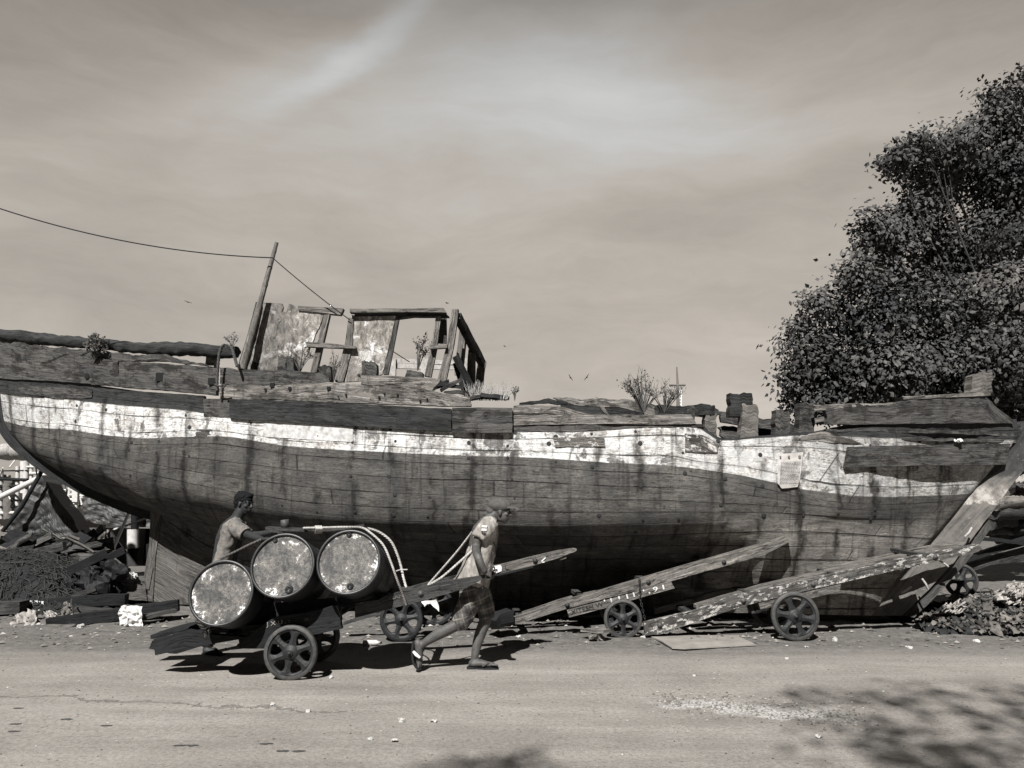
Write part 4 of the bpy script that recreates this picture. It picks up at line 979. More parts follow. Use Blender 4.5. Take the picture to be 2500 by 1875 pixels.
def bolt_at(root, p, r=.016, mat=None):
    q = MB(); q.lathe([(0,-.014),(r*.6,-.014),(r*.7,-.006),(r*1.2,-.004),(r*1.3,0.002)], p, n=8); q.build('bolt', mat or CI, root)
def slab(root, name, fr, tp, bt, Y, th, mat, rough=.004, jag=.002, seed=0, m=5, n=None):
    q = MB(); board(q, fr, tp, bt, Y, th, m=m, jag=jag, rough=rough, seed=seed, n=n); return q.build(name, mat, root)
def text(root, s, fr, x0, y0, x1, y1, Y, h, mat, name='lettering', bold=0):
    """lettering converted to mesh, laid on the picture-facing side between two reference points"""
    cu = bpy.data.curves.new('t', 'FONT'); cu.body = s; cu.size = 1; cu.extrude = .0; cu.offset = bold
    ob = bpy.data.objects.new('t', cu); C.objects.link(ob); dg = bpy.context.evaluated_depsgraph_get(); me = bpy.data.meshes.new_from_object(ob.evaluated_get(dg))
    bpy.data.objects.remove(ob)
    a = fr(x0, y0, Y); b = fr(x1, y1, Y); d = (b-a); L_ = d.length; d.normalize(); up = V((0,0,1))-d*d.z; up.normalize()
    xs = [v.co.x for v in me.vertices]; wd = max(xs)-min(xs); mn = min(xs)
    for v in me.vertices: v.co = a+d*((v.co.x-mn)/wd*L_)+up*(v.co.y/.7*h)
    me.materials.clear(); me.materials.append(mat); me.update()
    o = bpy.data.objects.new(name, me); C.objects.link(o); o.parent = root
    M = Matrix.Identity(4); p = root
    while p is not None: M = Matrix.LocRotScale(p.location, p.rotation_euler, p.scale)@M; p = p.parent
    me.transform(M.inverted()); return o
CW = wood(.04, .13, .7, .5, tag_='cart_timber'); CD = wood(.008, .032, .6, .5, tag_='greasy_dark_timber'); CL = wood(.13, .34, .7, .4, tag_='worn_cart_timber')
CP = wood(.07, .2, .6, .4, .30, .5, tag_='paint_worn_timber')
WPAINT = plain('white_chalk_paint', .55, .4, 60); CARVE = plain('carved_line', .02, .3, 30)
# ---- the loaded cart
YA, YB = 6.77, 7.42
ca = thing('loaded_handcart', 'dark wooden handcart loaded with three oil drums, pulled by the man in the cap', 'handcart', tuple(g6(1000,1590)), 'handcarts')
def shift(tp, dx=0, dy=0): return [(x+dx, y+dy) for x, y in tp]
# tail beam and rear tongue
def tailbeam(Y, mat):
    slab(ca, 'side_beam', z6, [(-95,1285),(-40,1275),(180,1200),(400,1235),(640,1255),(900,1135),(1120,1075),(1400,1010)], [(-118,1345),(60,1385),(110,1385),(300,1325),(600,1270),(900,1215),(1120,1180),(1400,1130)], Y, .085, mat, .006, .004, 1)
tailbeam(YA, CD); 
q = MB(); q.beam([z6(-60,1330,YB), z6(500,1215,YB+.02), z6(1400,1075,YB)], .085, .15, n=20, rough=.006); q.build('side_beam', CD, ca)
slab(ca, 'tail_board', z6, [(-110,1240),(60,1190),(205,1168)], [(-105,1268),(10,1250),(190,1190)], YA+.12, .35, CD, .002, .002, 2)
slab(ca, 'axle_block', z6, [(640,1270),(780,1165),(880,1092),(1120,1062),(1380,1000)], [(600,1345),(790,1345),(900,1310),(1200,1232),(1412,1190)], YA-.06, .06, CD, .006, .004, 3)
slab(ca, 'axle_block', z6, [(590,1262),(790,1235)], [(600,1345),(795,1345)], YA+.02, .06, CD, .004, .004, 3)
slab(ca, 'axle_block', z6, [(740,1150),(900,1110),(1250,1050)], [(740,1230),(900,1240),(1250,1160)], YB-.02, .06, CD, .006, .004, 3)
slab(ca, 'shaft', z7, [(-115,1010),(80,985),(160,940),(330,902),(560,848),(760,810),(985,774)], [(-115,1135),(90,1082),(260,1040),(460,990),(720,915),(830,882),(985,795)], YA, .075, CW, .005, .003, 5)
slab(ca, 'shaft', z7, [(-115,880),(160,880),(330,880),(560,818),(740,775),(900,735)], [(-115,975),(160,960),(330,930),(560,880),(740,835),(900,765)], YB, .075, CW, .005, .003, 6)
for x, y in ((100,1250),(520,1245),(1330,1090),(1700,990),(1950,940)):
    q = MB(); q.beam([z6(x,y,YA+.03), z6(x,y,YA+.03)+V((0,YB-YA,0))], .07, .05, n=4, rough=.004); q.build('cross_bar', CD, ca)
for k in range(5):
    q = MB(); x = 150+k*290; a = z6(x, 1245-k*38, YA+.04); q.beam([a, a+V((0,YB-YA,0))], .16, .025, n=4, rough=.005); q.build('bed_plank', CD, ca)
slab(ca, 'side_board', z6, [(560,1010),(900,985),(1380,940),(1780,925)], [(560,1260),(900,1130),(1400,1020),(1780,1000)], YA+.22, .04, CD, .004, .004, 9)
gA = g6(1000,1596); wr = .229
q = MB(); q.tube([V((gA.x, gA.y-.05, wr)), V((gA.x, gA.y+.85, wr))], .024, 10); q.build('axle', CI, ca)
def cart_wheel(root, c, r, rot, mat=None): 
    e = wheel(root, c, r, rot=rot, rimmat=mat)
gy_ = gA.y+.0
cart_wheel(ca, (gA.x, gy_, wr), wr, math.radians(20)); cart_wheel(ca, (gA.x+.02, gA.y+.74, wr), wr, math.radians(50))
bolt_at(ca, z6(1130,1105,YA-.065), .02); bolt_at(ca, z7(440,932,YA-.005), .024, RIM)
text(ca, 'J X U . :', z6, 815,1168, 1000,1140, YA-.07, .035, plain('faded_mark', .3, .4, 50), 'painted_mark')
text(ca, 'GAN', z7, 175,985, 300,962, YA-.012, .028, plain('faded_mark2', .16, .4, 50), 'painted_mark')
q = MB(); q.beam([z6(1372,1005,YA-.07), z6(1408,1100,YA-.07)], .008, .006, up=V((0,1,0)), n=3); q.build('metal_edge', RIM, ca)
# ---- oil drums (steel, end caps facing the road)
def drum_lid():
    m = NT('drum_end'); c = m.coord(); r_ = m.node('ShaderNodeObjectInfo').outputs['Random']
    cb = m.node('ShaderNodeCombineXYZ'); m.l.new(m.math('MULTIPLY', r_, 40), cb.inputs[0]); m.l.new(m.math('MULTIPLY', r_, 17), cb.inputs[2])
    ad = m.node('ShaderNodeVectorMath', operation='ADD'); m.l.new(c, ad.inputs[0]); m.l.new(cb.outputs[0], ad.inputs[1]); v = ad.outputs[0]
    a = m.noise(v, 5.0, 8, .68, .5); b = m.noise(v, 30, 9, .8, .3); s1 = m.noise(m.map(v, rot=(0,.8,0), sc=(1,1,6)), 9, 6, .7)
    ln = m.node('ShaderNodeVectorMath', operation='LENGTH'); m.l.new(m.map(c, sc=(1,0,1)), ln.inputs[0]); rr = ln.outputs['Value']
    rim = m.sstep(rr, .17, .235)
    f = m.math('ADD', m.math('MULTIPLY', a, .45), m.math('MULTIPLY', b, .55))
    col = m.tramp(f, [(.38, .02), (.45, .07), (.51, .155), (.57, .25), (.66, .38)])
    fl = m.math('ADD', m.math('ADD', m.math('MULTIPLY', a, .55), m.math('MULTIPLY', b, .45)), m.math('MULTIPLY', rim, .045))
    col = m.mix(m.sstep(fl, .585, .63), col, m.tramp(b, [(.35, .45), (.62, .85)]))
    dk = m.noise(v, 6.5, 9, .78); col = m.mix(m.math('MULTIPLY', m.sstep(dk, .53, .60), .75), col, tone(.07))
    col = m.mix(m.math('MULTIPLY', m.sstep(s1, .62, .68), .35), col, tone(.4))
    gr_n = m.noise(v, 85, 4, .7); col = m.mix(.75, col, m.ramp(gr_n, [(.32, .3), (.5, .95), (.66, 1.5)]), 'MULTIPLY')
    col = m.mix(m.sstep(rr, .252, .257), col, tone(.03))
    return m.out(col, .6, m.math('ADD', a, b), .35, .006)
DL = drum_lid(); DS = plain('drum_side_black', .022, .6, 9, .5, .4, .4, .004); DR = plain('drum_rim_black', .03, .8, 30, .45, .5); BG = plain('bung_black', .03, .5, 40, .4, .5)
R_ = .272; LEN = .87
def drum(loc, rot, bungs, label, roll):
    root = thing('oil_drum', label, 'oil drum', tuple(loc), 'oil drums on the handcart', rot)
    q = LMB(); prof = [(R_-.012,.006),(R_-.006,.02),(R_-.006,LEN*.30),(R_,LEN*.318),(R_+.004,LEN*.333),(R_,LEN*.348),(R_-.006,LEN*.366),(R_-.006,LEN*.634),(R_,LEN*.652),(R_+.004,LEN*.667),(R_,LEN*.682),(R_-.006,LEN*.70),(R_-.006,LEN-.02),(R_-.01,LEN-.012),(0,LEN-.014)]
    q.lathe(prof, (0,0,0), n=56); q.build('drum_body', DS, root)
    q = LMB(); q.lathe([(R_-.019,.012),(R_-.019,-.004),(R_-.013,-.010),(R_-.001,-.010),(R_+.004,-.004),(R_+.004,.014),(R_-.004,.022)], (0,0,0), n=56); q.build('chime_rim', DR, root)
    q = LMB(); n_ = 40; rows = []
    for i in range(15):
        r = (R_-.012)*i/14; dz = .012-.004*math.exp(-((r-.235)/.008)**2)
        rows.append([V((math.cos(2*PI*k/n_)*r, dz+.0025*nz((math.cos(2*PI*k/n_)*r*9, roll, math.sin(2*PI*k/n_)*r*9), 1), math.sin(2*PI*k/n_)*r)) for k in range(n_)])
    q.grid(rows, None, True, closed=True, flip=True); o = q.build('drum_end', DL, root)
    for x, z_, r in bungs:
        q = LMB(); c = (x, .006, z_); q.lathe([(r*1.5,.004),(r*1.35,-.004),(r*1.1,-.006),(r,-.010),(r*.9,-.010),(r*.85,-.003),(0,-.003)], c, n=20)
        q.box((x,.000,z_), r*1.1, .01, r*.35, Matrix.Rotation(.6,3,'Y')); q.build('bung', BG, root)
    return root
def zoff(c, x, y, Y): d = z6(x, y, Y)-c; return d.x, d.z
YD = 6.5; tl = math.radians(-13)
c1 = z6(455,902,YD); c2 = z6(943,685,YD); c3 = z6(1467,657,YD)
c1.y = c2.y = c3.y = YD
d1 = drum(c1, (tl,0,.0), [], 'oil drum with a speckled bright rusty end and no bung, lowest on the cart\'s tail', 1)
o = zoff(c2, 870, 483, YD)+(.014,); o2 = zoff(c2, 1005, 876, YD)+(.024,)
d2 = drum(c2, (tl,0,.0), [o, o2], 'middle oil drum with pale scraped rim and a big black bung low on its end', 2)
o = zoff(c3, 1460, 437, YD)+(.016,); o2 = zoff(c3, 1487, 850, YD)+(.02,)
d3 = drum(c3, (tl,0,.0), [o, o2], 'blotchy mottled oil drum nearest the man in the cap, ropes over its shoulder', 3)
# ---- ropes over the load and the pulling rope
HR_ = plain('pale_hemp_rope', .40, .35, 90, .9, .1)
q = MB(); rope(q, [z6(1110,388,6.68), z6(1240,385,6.58), z6(1440,380,6.60), z6(1570,385,6.68), z6(1640,425,6.66), z6(1740,520,6.60), z6(1800,650,6.56), z6(1850,790,6.58), z6(1900,920,6.68), z6(1925,995,YA-.03)], .0105)
rope(q, [z6(1575,380,6.80), z6(1700,415,6.88), z6(1800,490,6.88), z6(1855,600,6.88), z6(1885,700,6.88), z6(1900,770,6.83), z6(1925,860,6.80)], .012)
rope(q, [z6(1845,730,6.83), z6(1880,720,6.81), z6(1935,718,6.80)], .006)
for k in range(5): rope(q, [z6(1205+k*11,372,6.58), z6(1212+k*11,395,6.52), z6(1206+k*11,428,6.60)], .008)
top(q, 'lashing_rope', HR_, 'pale twisted hemp rope lashed over the right oil drum', 'rope')
DKR = plain('dark_rope', .12, .5, 70)
q = MB(); rope(q, [z6(450,630,6.98), z6(560,580,7.00), z6(680,520,7.03), z6(770,480,7.08)], .013)
top(q, 'dark_lashing', DKR, 'dark greasy rope stretched from the leftmost drum up to the middle drum', 'rope')
q = MB(); rope(q, [z6(255,1110,6.68), z6(300,1170,6.72), z6(330,1210,6.76), z6(350,1320,6.83), z6(395,1300,6.88), z6(360,1200,6.78)], .018)
top(q, 'dark_lashing', DKR, 'dark greasy rope knotted round the cart tail below the leftmost drum', 'rope')
q = MB(); rope(q, [z7(492,868,7.43), z7(600,745,7.38), z7(760,560,7.28), z7(905,370,7.10)], .0115)
rope(q, [z7(500,862,6.80), z7(620,790,6.88), z7(760,670,6.94), z7(872,570,6.96)], .0115)
top(q, 'pulling_rope', HR_, 'pale pulling rope running from the cart shafts to the man\'s shoulder', 'rope')
# board and tin on top of the drums
slab(None, 'x', z6, [(0,0),(1,0)], [(0,1),(1,1)], 6, .01, CD) if False else None
q = MB(); board(q, z6, [(803,378),(950,386),(1200,392),(1440,388),(1590,352)], [(806,400),(950,412),(1200,418),(1400,410),(1592,372)], 6.70, .12, rough=.004); top(q, 'lashed_board', CW, 'thin dark board lying across the tops of the two right oil drums', 'board')
tin = thing('tin_can', 'small open rusty tin standing on the board above the middle drum', 'tin', tuple(z6(965,386,6.76)))
q = MB(); q.lathe([(0,.0),(.035,0),(.036,.075),(.033,.075),(.032,.006)], z6(965,388,6.76)+V((0,0,.0)), V((-.15,0,1)), 18, up=V((0,1,0))); q.build('can', RIM, tin)
q = MB(); q.tube([z6(930,372,6.74), z6(925,345,6.74), z6(938,335,6.74)], .003, 5); q.build('wire_handle', CI, tin)
# ---- parked carts
def chain(root, pts, r=.006):
    pts = resample(pts, int(sum((b-a).length for a, b in zip(pts, pts[1:]))/.034)+2); q = MB()
    for i, p in enumerate(pts[:-1]):
        d = (pts[i+1]-p).normalized(); sd = V((0,1,0)) if i % 2 else d.cross(V((0,1,0))).normalized()
        lp_ = [p+d*(.022*math.cos(t))+sd*(.011*math.sin(t)) for t in [2*PI*k/8 for k in range(9)]]; q.tube(lp_, r*.8, 5, caps=False)
    return q.build('chain', CI, root)
cb = thing('parked_handcart', 'empty handcart of plain timber with a hanging chain, parked right of the walking man', 'handcart', tuple(g8(1112,1005)), 'handcarts')
YC = 8.68
T = [(60,905),(150,865),(400,785),(680,690),(960,615),(1240,530),(1700,395),(2212,250),(2440,178),(2446,205)]; B_ = [(62,935),(200,905),(420,845),(665,768),(960,690),(1240,622),(1700,490),(2212,348),(2400,255),(2446,228)]
slab(cb, 'shaft', z8, T, B_, YC, .08, CL, .006, .002, 11, n=70)
slab(cb, 'shaft', z8, T, B_, lambda x: YC+.62, .08, CL, .006, .002, 12, n=40)
cb.children[-1].location = (-.08, 0, -.0)
slab(cb, 'axle_block', z8, [(665,778),(960,705),(1240,628),(1490,552)], [(680,838),(960,765),(1180,700),(1520,605)], YC-.02, .07, CL, .005, .003, 13)
slab(cb, 'axle_block', z8, [(665,778),(960,705),(1240,628),(1490,552)], [(680,838),(960,765),(1180,700),(1520,605)], YC+.62, .07, CW, .005, .003, 13)
gB = g8(1112,1006); rB = .213
q = MB(); q.tube([V((gB.x, gB.y-.05, rB)), V((gB.x, YC+.85, rB))], .022, 10); q.build('axle', CI, cb)
cart_wheel(cb, (gB.x, gB.y, rB), rB, math.radians(30)); cart_wheel(cb, (gB.x+.05, YC+.78, rB), rB, math.radians(0))
for x, y in ((300,840),(800,680),(1300,545),(1800,400),(2150,300)):
    q = MB(); q.beam([z8(x,y,YC+.03), z8(x,y,YC+.03)+V((-.06,.62,0))], .08, .04, n=4, rough=.004); q.build('cross_bar', CW, cb)
chain(cb, [z8(1240,540,YC-.03), z8(1248,700,YC-.05), z8(1262,760,YC-.06), z8(1290,880,YC-.05)])
for x, y in ((668,742),(1312,560),(1912,400)): bolt_at(cb, z8(x, y, YC-.008), .022)
text(cb, 'XITESH W', z8, 700,815, 955,745, YC-.028, .05, CARVE, 'carved_lettering')
text(cb, '\' 1 1 1 I . \' , 9 1', z8, 965,735, 1440,612, YC-.028, .05, WPAINT, 'painted_mark', .02)
cc_ = thing('parked_handcart', 'empty handcart with paint-flecked white streaks along its beam, right of the chained one', 'handcart', tuple(g9(450,1465)), 'handcarts')
YE = 8.56
def z89(x, y, Y): return P(x, y, Y)
T = [(1573,1520),(1620,1508),(1700,1490),(1800,1452),(1860,1441),(2070,1394),(2275,1348),(2394,1328),(2396,1336)]; B_ = [(1575,1552),(1620,1546),(1700,1518),(1800,1484),(1860,1468),(2070,1419),(2293,1369),(2394,1346),(2397,1340)]
slab(cc_, 'shaft', z89, T, B_, YE, .08, CP, .005, .002, 21, n=70)
T2 = [(1600,1485),(1750,1443),(1832,1432),(1960,1398),(2090,1370),(2275,1332),(2356,1323)]; B2 = [(1600,1500),(1750,1458),(1832,1450),(1960,1418),(2090,1392),(2275,1350),(2358,1327)]
slab(cc_, 'shaft', z89, T2, B2, YE+.5, .08, CL, .005, .002, 22, n=60)
slab(cc_, 'bed_board', z89, [(1700,1478),(1860,1430),(2070,1382),(2270,1342)], [(1700,1486),(1860,1442),(2070,1396),(2270,1352)], YE+.25, .14, CL, .004, .002, 23)
slab(cc_, 'axle_block', z9, [(165,1180),(450,1110),(800,1030)], [(180,1225),(450,1170),(790,1085)], YE+.0, .07, CL, .005, .003, 24)
slab(cc_, 'tail_block', z8, [(1268,975),(1398,938)], [(1272,1000),(1380,965)], YE+.02, .07, CW, .005, .003, 25)
gC = g9(450,1465); rC = .262
q = MB(); q.tube([V((gC.x, gC.y-.05, rC)), V((gC.x, YE+.8, rC))], .022, 10); q.build('axle', CI, cc_)
cart_wheel(cc_, (gC.x, gC.y-.02, rC), rC, math.radians(-10)); cart_wheel(cc_, (gC.x+.03, YE+.74, rC), rC, math.radians(20))
for x, y in ((1690,1500),(1840,1455),(2050,1405),(2250,1355)):
    q = MB(); q.beam([P(x,y,YE+.03), P(x,y,YE+.03)+V((-.04,.55,.02))], .08, .04, n=4, rough=.004); q.build('cross_bar', CW, cc_)
for x, y in ((1611,1527),(1815,1467),(1986,1427),(2284,1360)): bolt_at(cc_, P(x, y, YE-.008), .024, RIM)
# cart standing in the shade behind the man, its shaft reaching past him
ce = thing('parked_handcart', 'handcart in the hull\'s shade whose marked shaft points out past the walking man', 'handcart', tuple(GD(866,1386)), 'handcarts')
YF = 8.5
T = [(-150,1120),(0,1075),(330,878),(560,815),(1040,698),(1110,686),(1400,612),(1600,566),(1740,546),(1757,553)]; B_ = [(-150,1150),(0,1110),(330,960),(560,900),(1040,768),(1120,757),(1400,692),(1600,630),(1740,577),(1757,566)]
T = [(330,905),(560,835),(1040,698),(1110,686),(1400,612),(1600,566),(1740,546),(1757,553)]; B_ = [(330,965),(560,900),(1040,768),(1120,757),(1400,692),(1600,630),(1740,577),(1757,566)]
slab(ce, 'shaft', z7, T, B_, YF, .08, CL, .005, .002, 31, n=60)
slab(ce, 'shaft', z7, shift(T,-10,20)[:-3], shift(B_,-10,20)[:-3], YF+.62, .08, CD, .005, .002, 32, n=40)
slab(ce, 'tail_beam', z6, [(1425,1140),(1560,1090),(1740,1045),(1950,985)], [(1425,1160),(1560,1118),(1740,1075),(1950,1045)], YF-.02, .08, CW, .005, .002, 33)
slab(ce, 'axle_block', z7, [(60,1080),(300,1010),(440,990)], [(60,1130),(300,1060),(450,1040)], YF-.02, .08, CD, .005, .002, 34)
gE = GD(866,1386); rE = .235
q = MB(); q.tube([V((gE.x, gE.y-.05, rE)), V((gE.x+.1, gE.y+.85, rE))], .022, 10); q.build('axle', CI, ce)
CID = CI
cart_wheel(ce, (gE.x, gE.y, rE), rE, .2, CI); gE2 = GD(938,1352); cart_wheel(ce, (gE2.x, gE2.y, rE), rE, .5, CI)
bolt_at(ce, z7(1406,656,YF-.008), .024)
q = MB(); rgt = [(1025,722),(1052,700),(1110,688),(1124,705),(1122,740),(1050,768)]
q.poly([z7(x, y, YF-.012) for x, y in rgt], (0,.01,0)); q.build('white_paint_patch', WPAINT, ce)
def strokes(root, fr, segs, Y, w_, mat, name):
    q = MB()
    for pts in segs: q.beam([fr(x, y, Y) for x, y in pts], .004, w_, up=V((0,0,1)), n=len(pts)) if False else [q.tube([fr(a[0],a[1],Y), fr(b[0],b[1],Y)], w_/2, 5) for a, b in zip(pts, pts[1:])]
    return q.build(name, mat, root)
strokes(ce, z7, [[(1040,708),(1060,703),(1064,730),(1084,726)],[(1040,708),(1045,722)],[(1045,734),(1064,730)],[(1060,703),(1058,703)],[(1064,730),(1070,752),(1050,756)],[(1084,726),(1081,742)]], YF-.016, .012, CARVE, 'painted_sign')
strokes(ce, z7, [[(1152,690),(1158,728),(1182,722)]], YF-.006, .007, CARVE, 'carved_mark')
strokes(ce, z7, [[(1494,628),(1460,658),(1466,668),(1484,664)]], YF-.006, .016, WPAINT, 'painted_mark')
slab(ce, 'wedge', z7, [(1605,625),(1672,604)], [(1612,650),(1668,632)], YF+.02, .05, CL, .003, .002, 35)
slab(ce, 'cloth_scrap', z7, [(455,1000),(500,985),(568,978)], [(470,1042),(510,1005),(600,1080)], YF-.04, .01, plain('white_rag', .6, .3, 20), .02, .02, 36)
# cart lying beyond the stem at the right
cd = thing('parked_handcart', 'handcart beyond the raked stem, its long beam running out of the right edge', 'handcart', tuple(g9(1740,1148)), 'handcarts')
gD = g9(1740,1148)
YG = gD.y+.1
slab(cd, 'shaft', z9, [(1730,850),(1960,755),(2212,672),(2700,530)], [(1730,880),(1960,800),(2212,735),(2700,600)], YG, .1, CD, .006, .004, 41)
slab(cd, 'bed_board', z9, [(1730,885),(1960,815),(2212,748),(2700,620)], [(1730,960),(1960,880),(2212,860),(2700,730)], YG+.12, .06, CW, .01, .004, 42)
rD = .262
cart_wheel(cd, (gD.x, gD.y, rD+.02), rD, .1); 
q = MB(); q.tube([V((gD.x, gD.y, rD)), V((gD.x, gD.y+1, rD))], .022, 10); q.build('axle', CI, cd)
# ================================================================== people
def skin_mat(n_, l): 
    m = NT(n_); c = m.coord(); a = m.noise(c, 14, 5, .6); b = m.noise(c, 60, 3)
    m.b.inputs['Specular IOR Level'].default_value = .35
    return m.out(m.tramp(m.math('ADD', m.math('MULTIPLY', a, .6), m.math('MULTIPLY', b, .4)), [(.35, l*.6), (.65, l*1.35)]), .6, b, .4, .004)
SK = skin_mat('dark_brown_skin', .105); SK2 = skin_mat('deep_brown_skin', .038)
def limb(mb, pts, rad, n=14, el=1.0, sub=6):
    pp = catmull(pts, sub); rr = []
    m = len(pts)
    for i in range(len(pp)):
        t = i/(len(pp)-1)*(m-1); k = min(int(t), m-2); rr.append(lerp(rad[k], rad[k+1], t-k))
    mb.tube(pp, rr, n, el=el); mb.ball(pp[0], rr[0]*.98, n=7); mb.ball(pp[-1], rr[-1]*.98, n=7)
def hand(mb, w_, d, up, size=1.0, curl=1.0, axis=None):
    """w_: wrist, d: palm direction, up: back-of-hand normal; fingers curl toward -up"""
    d = V(d).normalized(); up = (V(up)-d*V(up).dot(d)).normalized(); sd = d.cross(up).normalized(); s_ = size
    pc = V(w_)+d*.045*s_
    M = Matrix((sd, d, up)).transposed()
    mb.ball(pc, .040*s_, .050*s_, .019*s_, 8, M)
    for k, (off, ln) in enumerate(((-.030,.066),(-.010,.076),(.010,.072),(.030,.056))):
        b0_ = V(w_)+d*.085*s_+sd*off*s_; a = 0; p = b0_; path = [b0_-d*.02*s_, b0_]
        for seg in (.42,.32,.26):
            a += curl*(.95+.06*k); v = d*math.cos(a)-up*math.sin(a); p = p+v*ln*seg*s_; path.append(p)
        limb(mb, path, [.010*s_,.0098*s_,.009*s_,.0085*s_,.0075*s_], 8, sub=3)
    t0 = V(w_)+d*.03*s_-sd*.032*s_; p1 = t0-sd*.018*s_+d*.022*s_-up*.015*s_; p2 = p1+d*.02*s_-up*.026*s_*curl+sd*.008*s_; p3 = p2+d*.012*s_-up*.018*s_+sd*.014*s_
    limb(mb, [t0, p1, p2, p3], [.014*s_,.012*s_,.0105*s_,.009*s_], 8, sub=3)
def head(mb, c, f, u, s_=1.0):
    """c: head centre, f: facing, u: crown direction"""
    f = V(f).normalized(); u = (V(u)-f*V(u).dot(f)).normalized(); r = f.cross(u).normalized()
    M = Matrix((r, f, u)).transposed(); g = lambda x, y, z: V(c)+(r*x+f*y+u*z)*s_
    mb.ball(g(0,-.012,.03), .073*s_, .092*s_, .083*s_, 12, M)              # skull
    mb.ball(g(0,.022,-.035), .058*s_, .066*s_, .075*s_, 10, M)             # face
    mb.ball(g(0,.040,-.088), .034*s_, .032*s_, .024*s_, 8, M)              # chin
    mb.ball(g(0,.0,-.065), .052*s_, .05*s_, .04*s_, 8, M)                  # jaw
    mb.tube([g(0,.078,.012), g(0,.104,-.028), g(0,.098,-.036)], [.010*s_,.016*s_,.013*s_], 8)   # nose
    mb.ball(g(0,.098,-.032), .018*s_, .012*s_, .010*s_, 6, M)
    mb.ball(g(0,.083,-.058), .024*s_, .012*s_, .007*s_, 6, M); mb.ball(g(0,.080,-.070), .021*s_, .012*s_, .007*s_, 6, M)  # lips
    for sx in (-1, 1):
        mb.ball(g(sx*.031,.076,.018), .022*s_, .012*s_, .007*s_, 6, M)     # brow
        mb.ball(g(sx*.042,.058,-.022), .022*s_, .018*s_, .018*s_, 6, M)    # cheek
        mb.ball(g(sx*.073,-.006,-.012), .010*s_, .018*s_, .030*s_, 8, M)   # ear
    return g, M
def eyes(g, s_, root):
    for sx in (-1, 1):
        q = MB(); q.ball(g(sx*.031,.0715,.001), .0115*s_, n=8); e = q.build('eye', EW, root)
        q = MB(); q.ball(g(sx*.032,.0775,.001), .0078*s_, n=6); q.build('iris', BKM, root)
EW = plain('eye_white', .07, .05, 5, .8, .1); BKM = plain('black_hair', .010, .3, 60, .85, .15)
YM = 7.10
m1 = thing('person', 'man in cap, faded t-shirt, plaid shorts and flip-flops leaning forward to pull the loaded cart', 'person', tuple(g7(960,1550)))
q = MB(); N, K = YM-.17, YM+.17
# torso, neck
limb(q, [z7(895,890,YM), z7(925,720,YM), z7(965,520,YM), z7(990,400,YM), z7(1030,300,YM), z7(1075,255,YM)], [.115,.115,.135,.13,.065,.055], 18)
for sgn, Yh in ((-1, N+.02), (1, K-.02)): limb(q, [z7(1000,360,YM), z7(988,365,Yh)], [.09,.065], 12)
limb(q, [z7(895,900,YM-.09), z7(895,900,YM+.09)], [.10,.10], 12)
hc = z7(1118,238,YM); hf = V((1,-.06,-.06)); hu = V((.2,0,1)); gH, MH = head(q, hc, hf, hu, .95)
limb(q, [z7(1035,300,YM), z7(1095,255,YM)], [.055,.052], 12)
# near arm
sh, elb, wr_ = z7(985,380,N), z7(905,545,N-.04), z7(975,735,YA-.08)
limb(q, [sh, z7(930,460,N-.02), elb, z7(925,625,YA-.07), wr_], [.052,.046,.040,.038,.026])
hand(q, z7(968,738,YA-.06), (z7(1035,775,YA-.03)-z7(968,738,YA-.06)), V((.35,-.5,.8)), .95, 1.0)
# far arm reaching to the far shaft
limb(q, [z7(985,380,K), z7(900,520,K+.06), z7(985,735,YB+.0)], [.05,.04,.026]); hand(q, z7(985,735,YB), V((1,0,-.35)), V((.2,.5,.8)), .95, 1.0)
# trailing near leg
hipn, kn, an = z7(895,900,YM-.09), z7(800,1150,YM-.09), z7(425,1365,YM-.10)
limb(q, [hipn, z7(850,1020,YM-.09), kn, z7(720,1205,YM-.10), z7(600,1265,YM-.10), z7(480,1340,YM-.10), z7(420,1385,YM-.10)], [.09,.078,.058,.052,.052,.036,.036])
limb(q, [z7(415,1345,YM-.10), z7(425,1400,YM-.10), z7(425,1470,YM-.10), z7(430,1535,YM-.10)], [.036,.038,.034,.024], el=1.1)
for k in range(5): limb(q, [z7(418+k*6,1520,YM-.125+k*.014), z7(420+k*5,1552-k*2,YM-.135+k*.018)], [.012,.010], 6)
# leading far leg
limb(q, [z7(905,900,YM+.09), z7(960,1020,YM+.09), z7(985,1140,YM+.09), z7(945,1260,YM+.08), z7(915,1360,YM+.06), z7(893,1475,YM+.04), z7(888,1500,YM+.04)], [.09,.078,.058,.055,.046,.033,.034])
limb(q, [z7(872,1520,YM+.04), z7(930,1515,YM+.03), z7(1000,1525,YM+.02), z7(1050,1530,YM+.02)], [.035,.036,.026,.020], el=1.3)
for k in range(5): limb(q, [z7(1040,1531,YM-.03+k*.019), z7(1082-k*5,1533,YM-.04+k*.021)], [.011,.010], 6)
b1 = fuse(q.build('body', SK, m1), .0065, 3); eyes(gH, .95, m1)
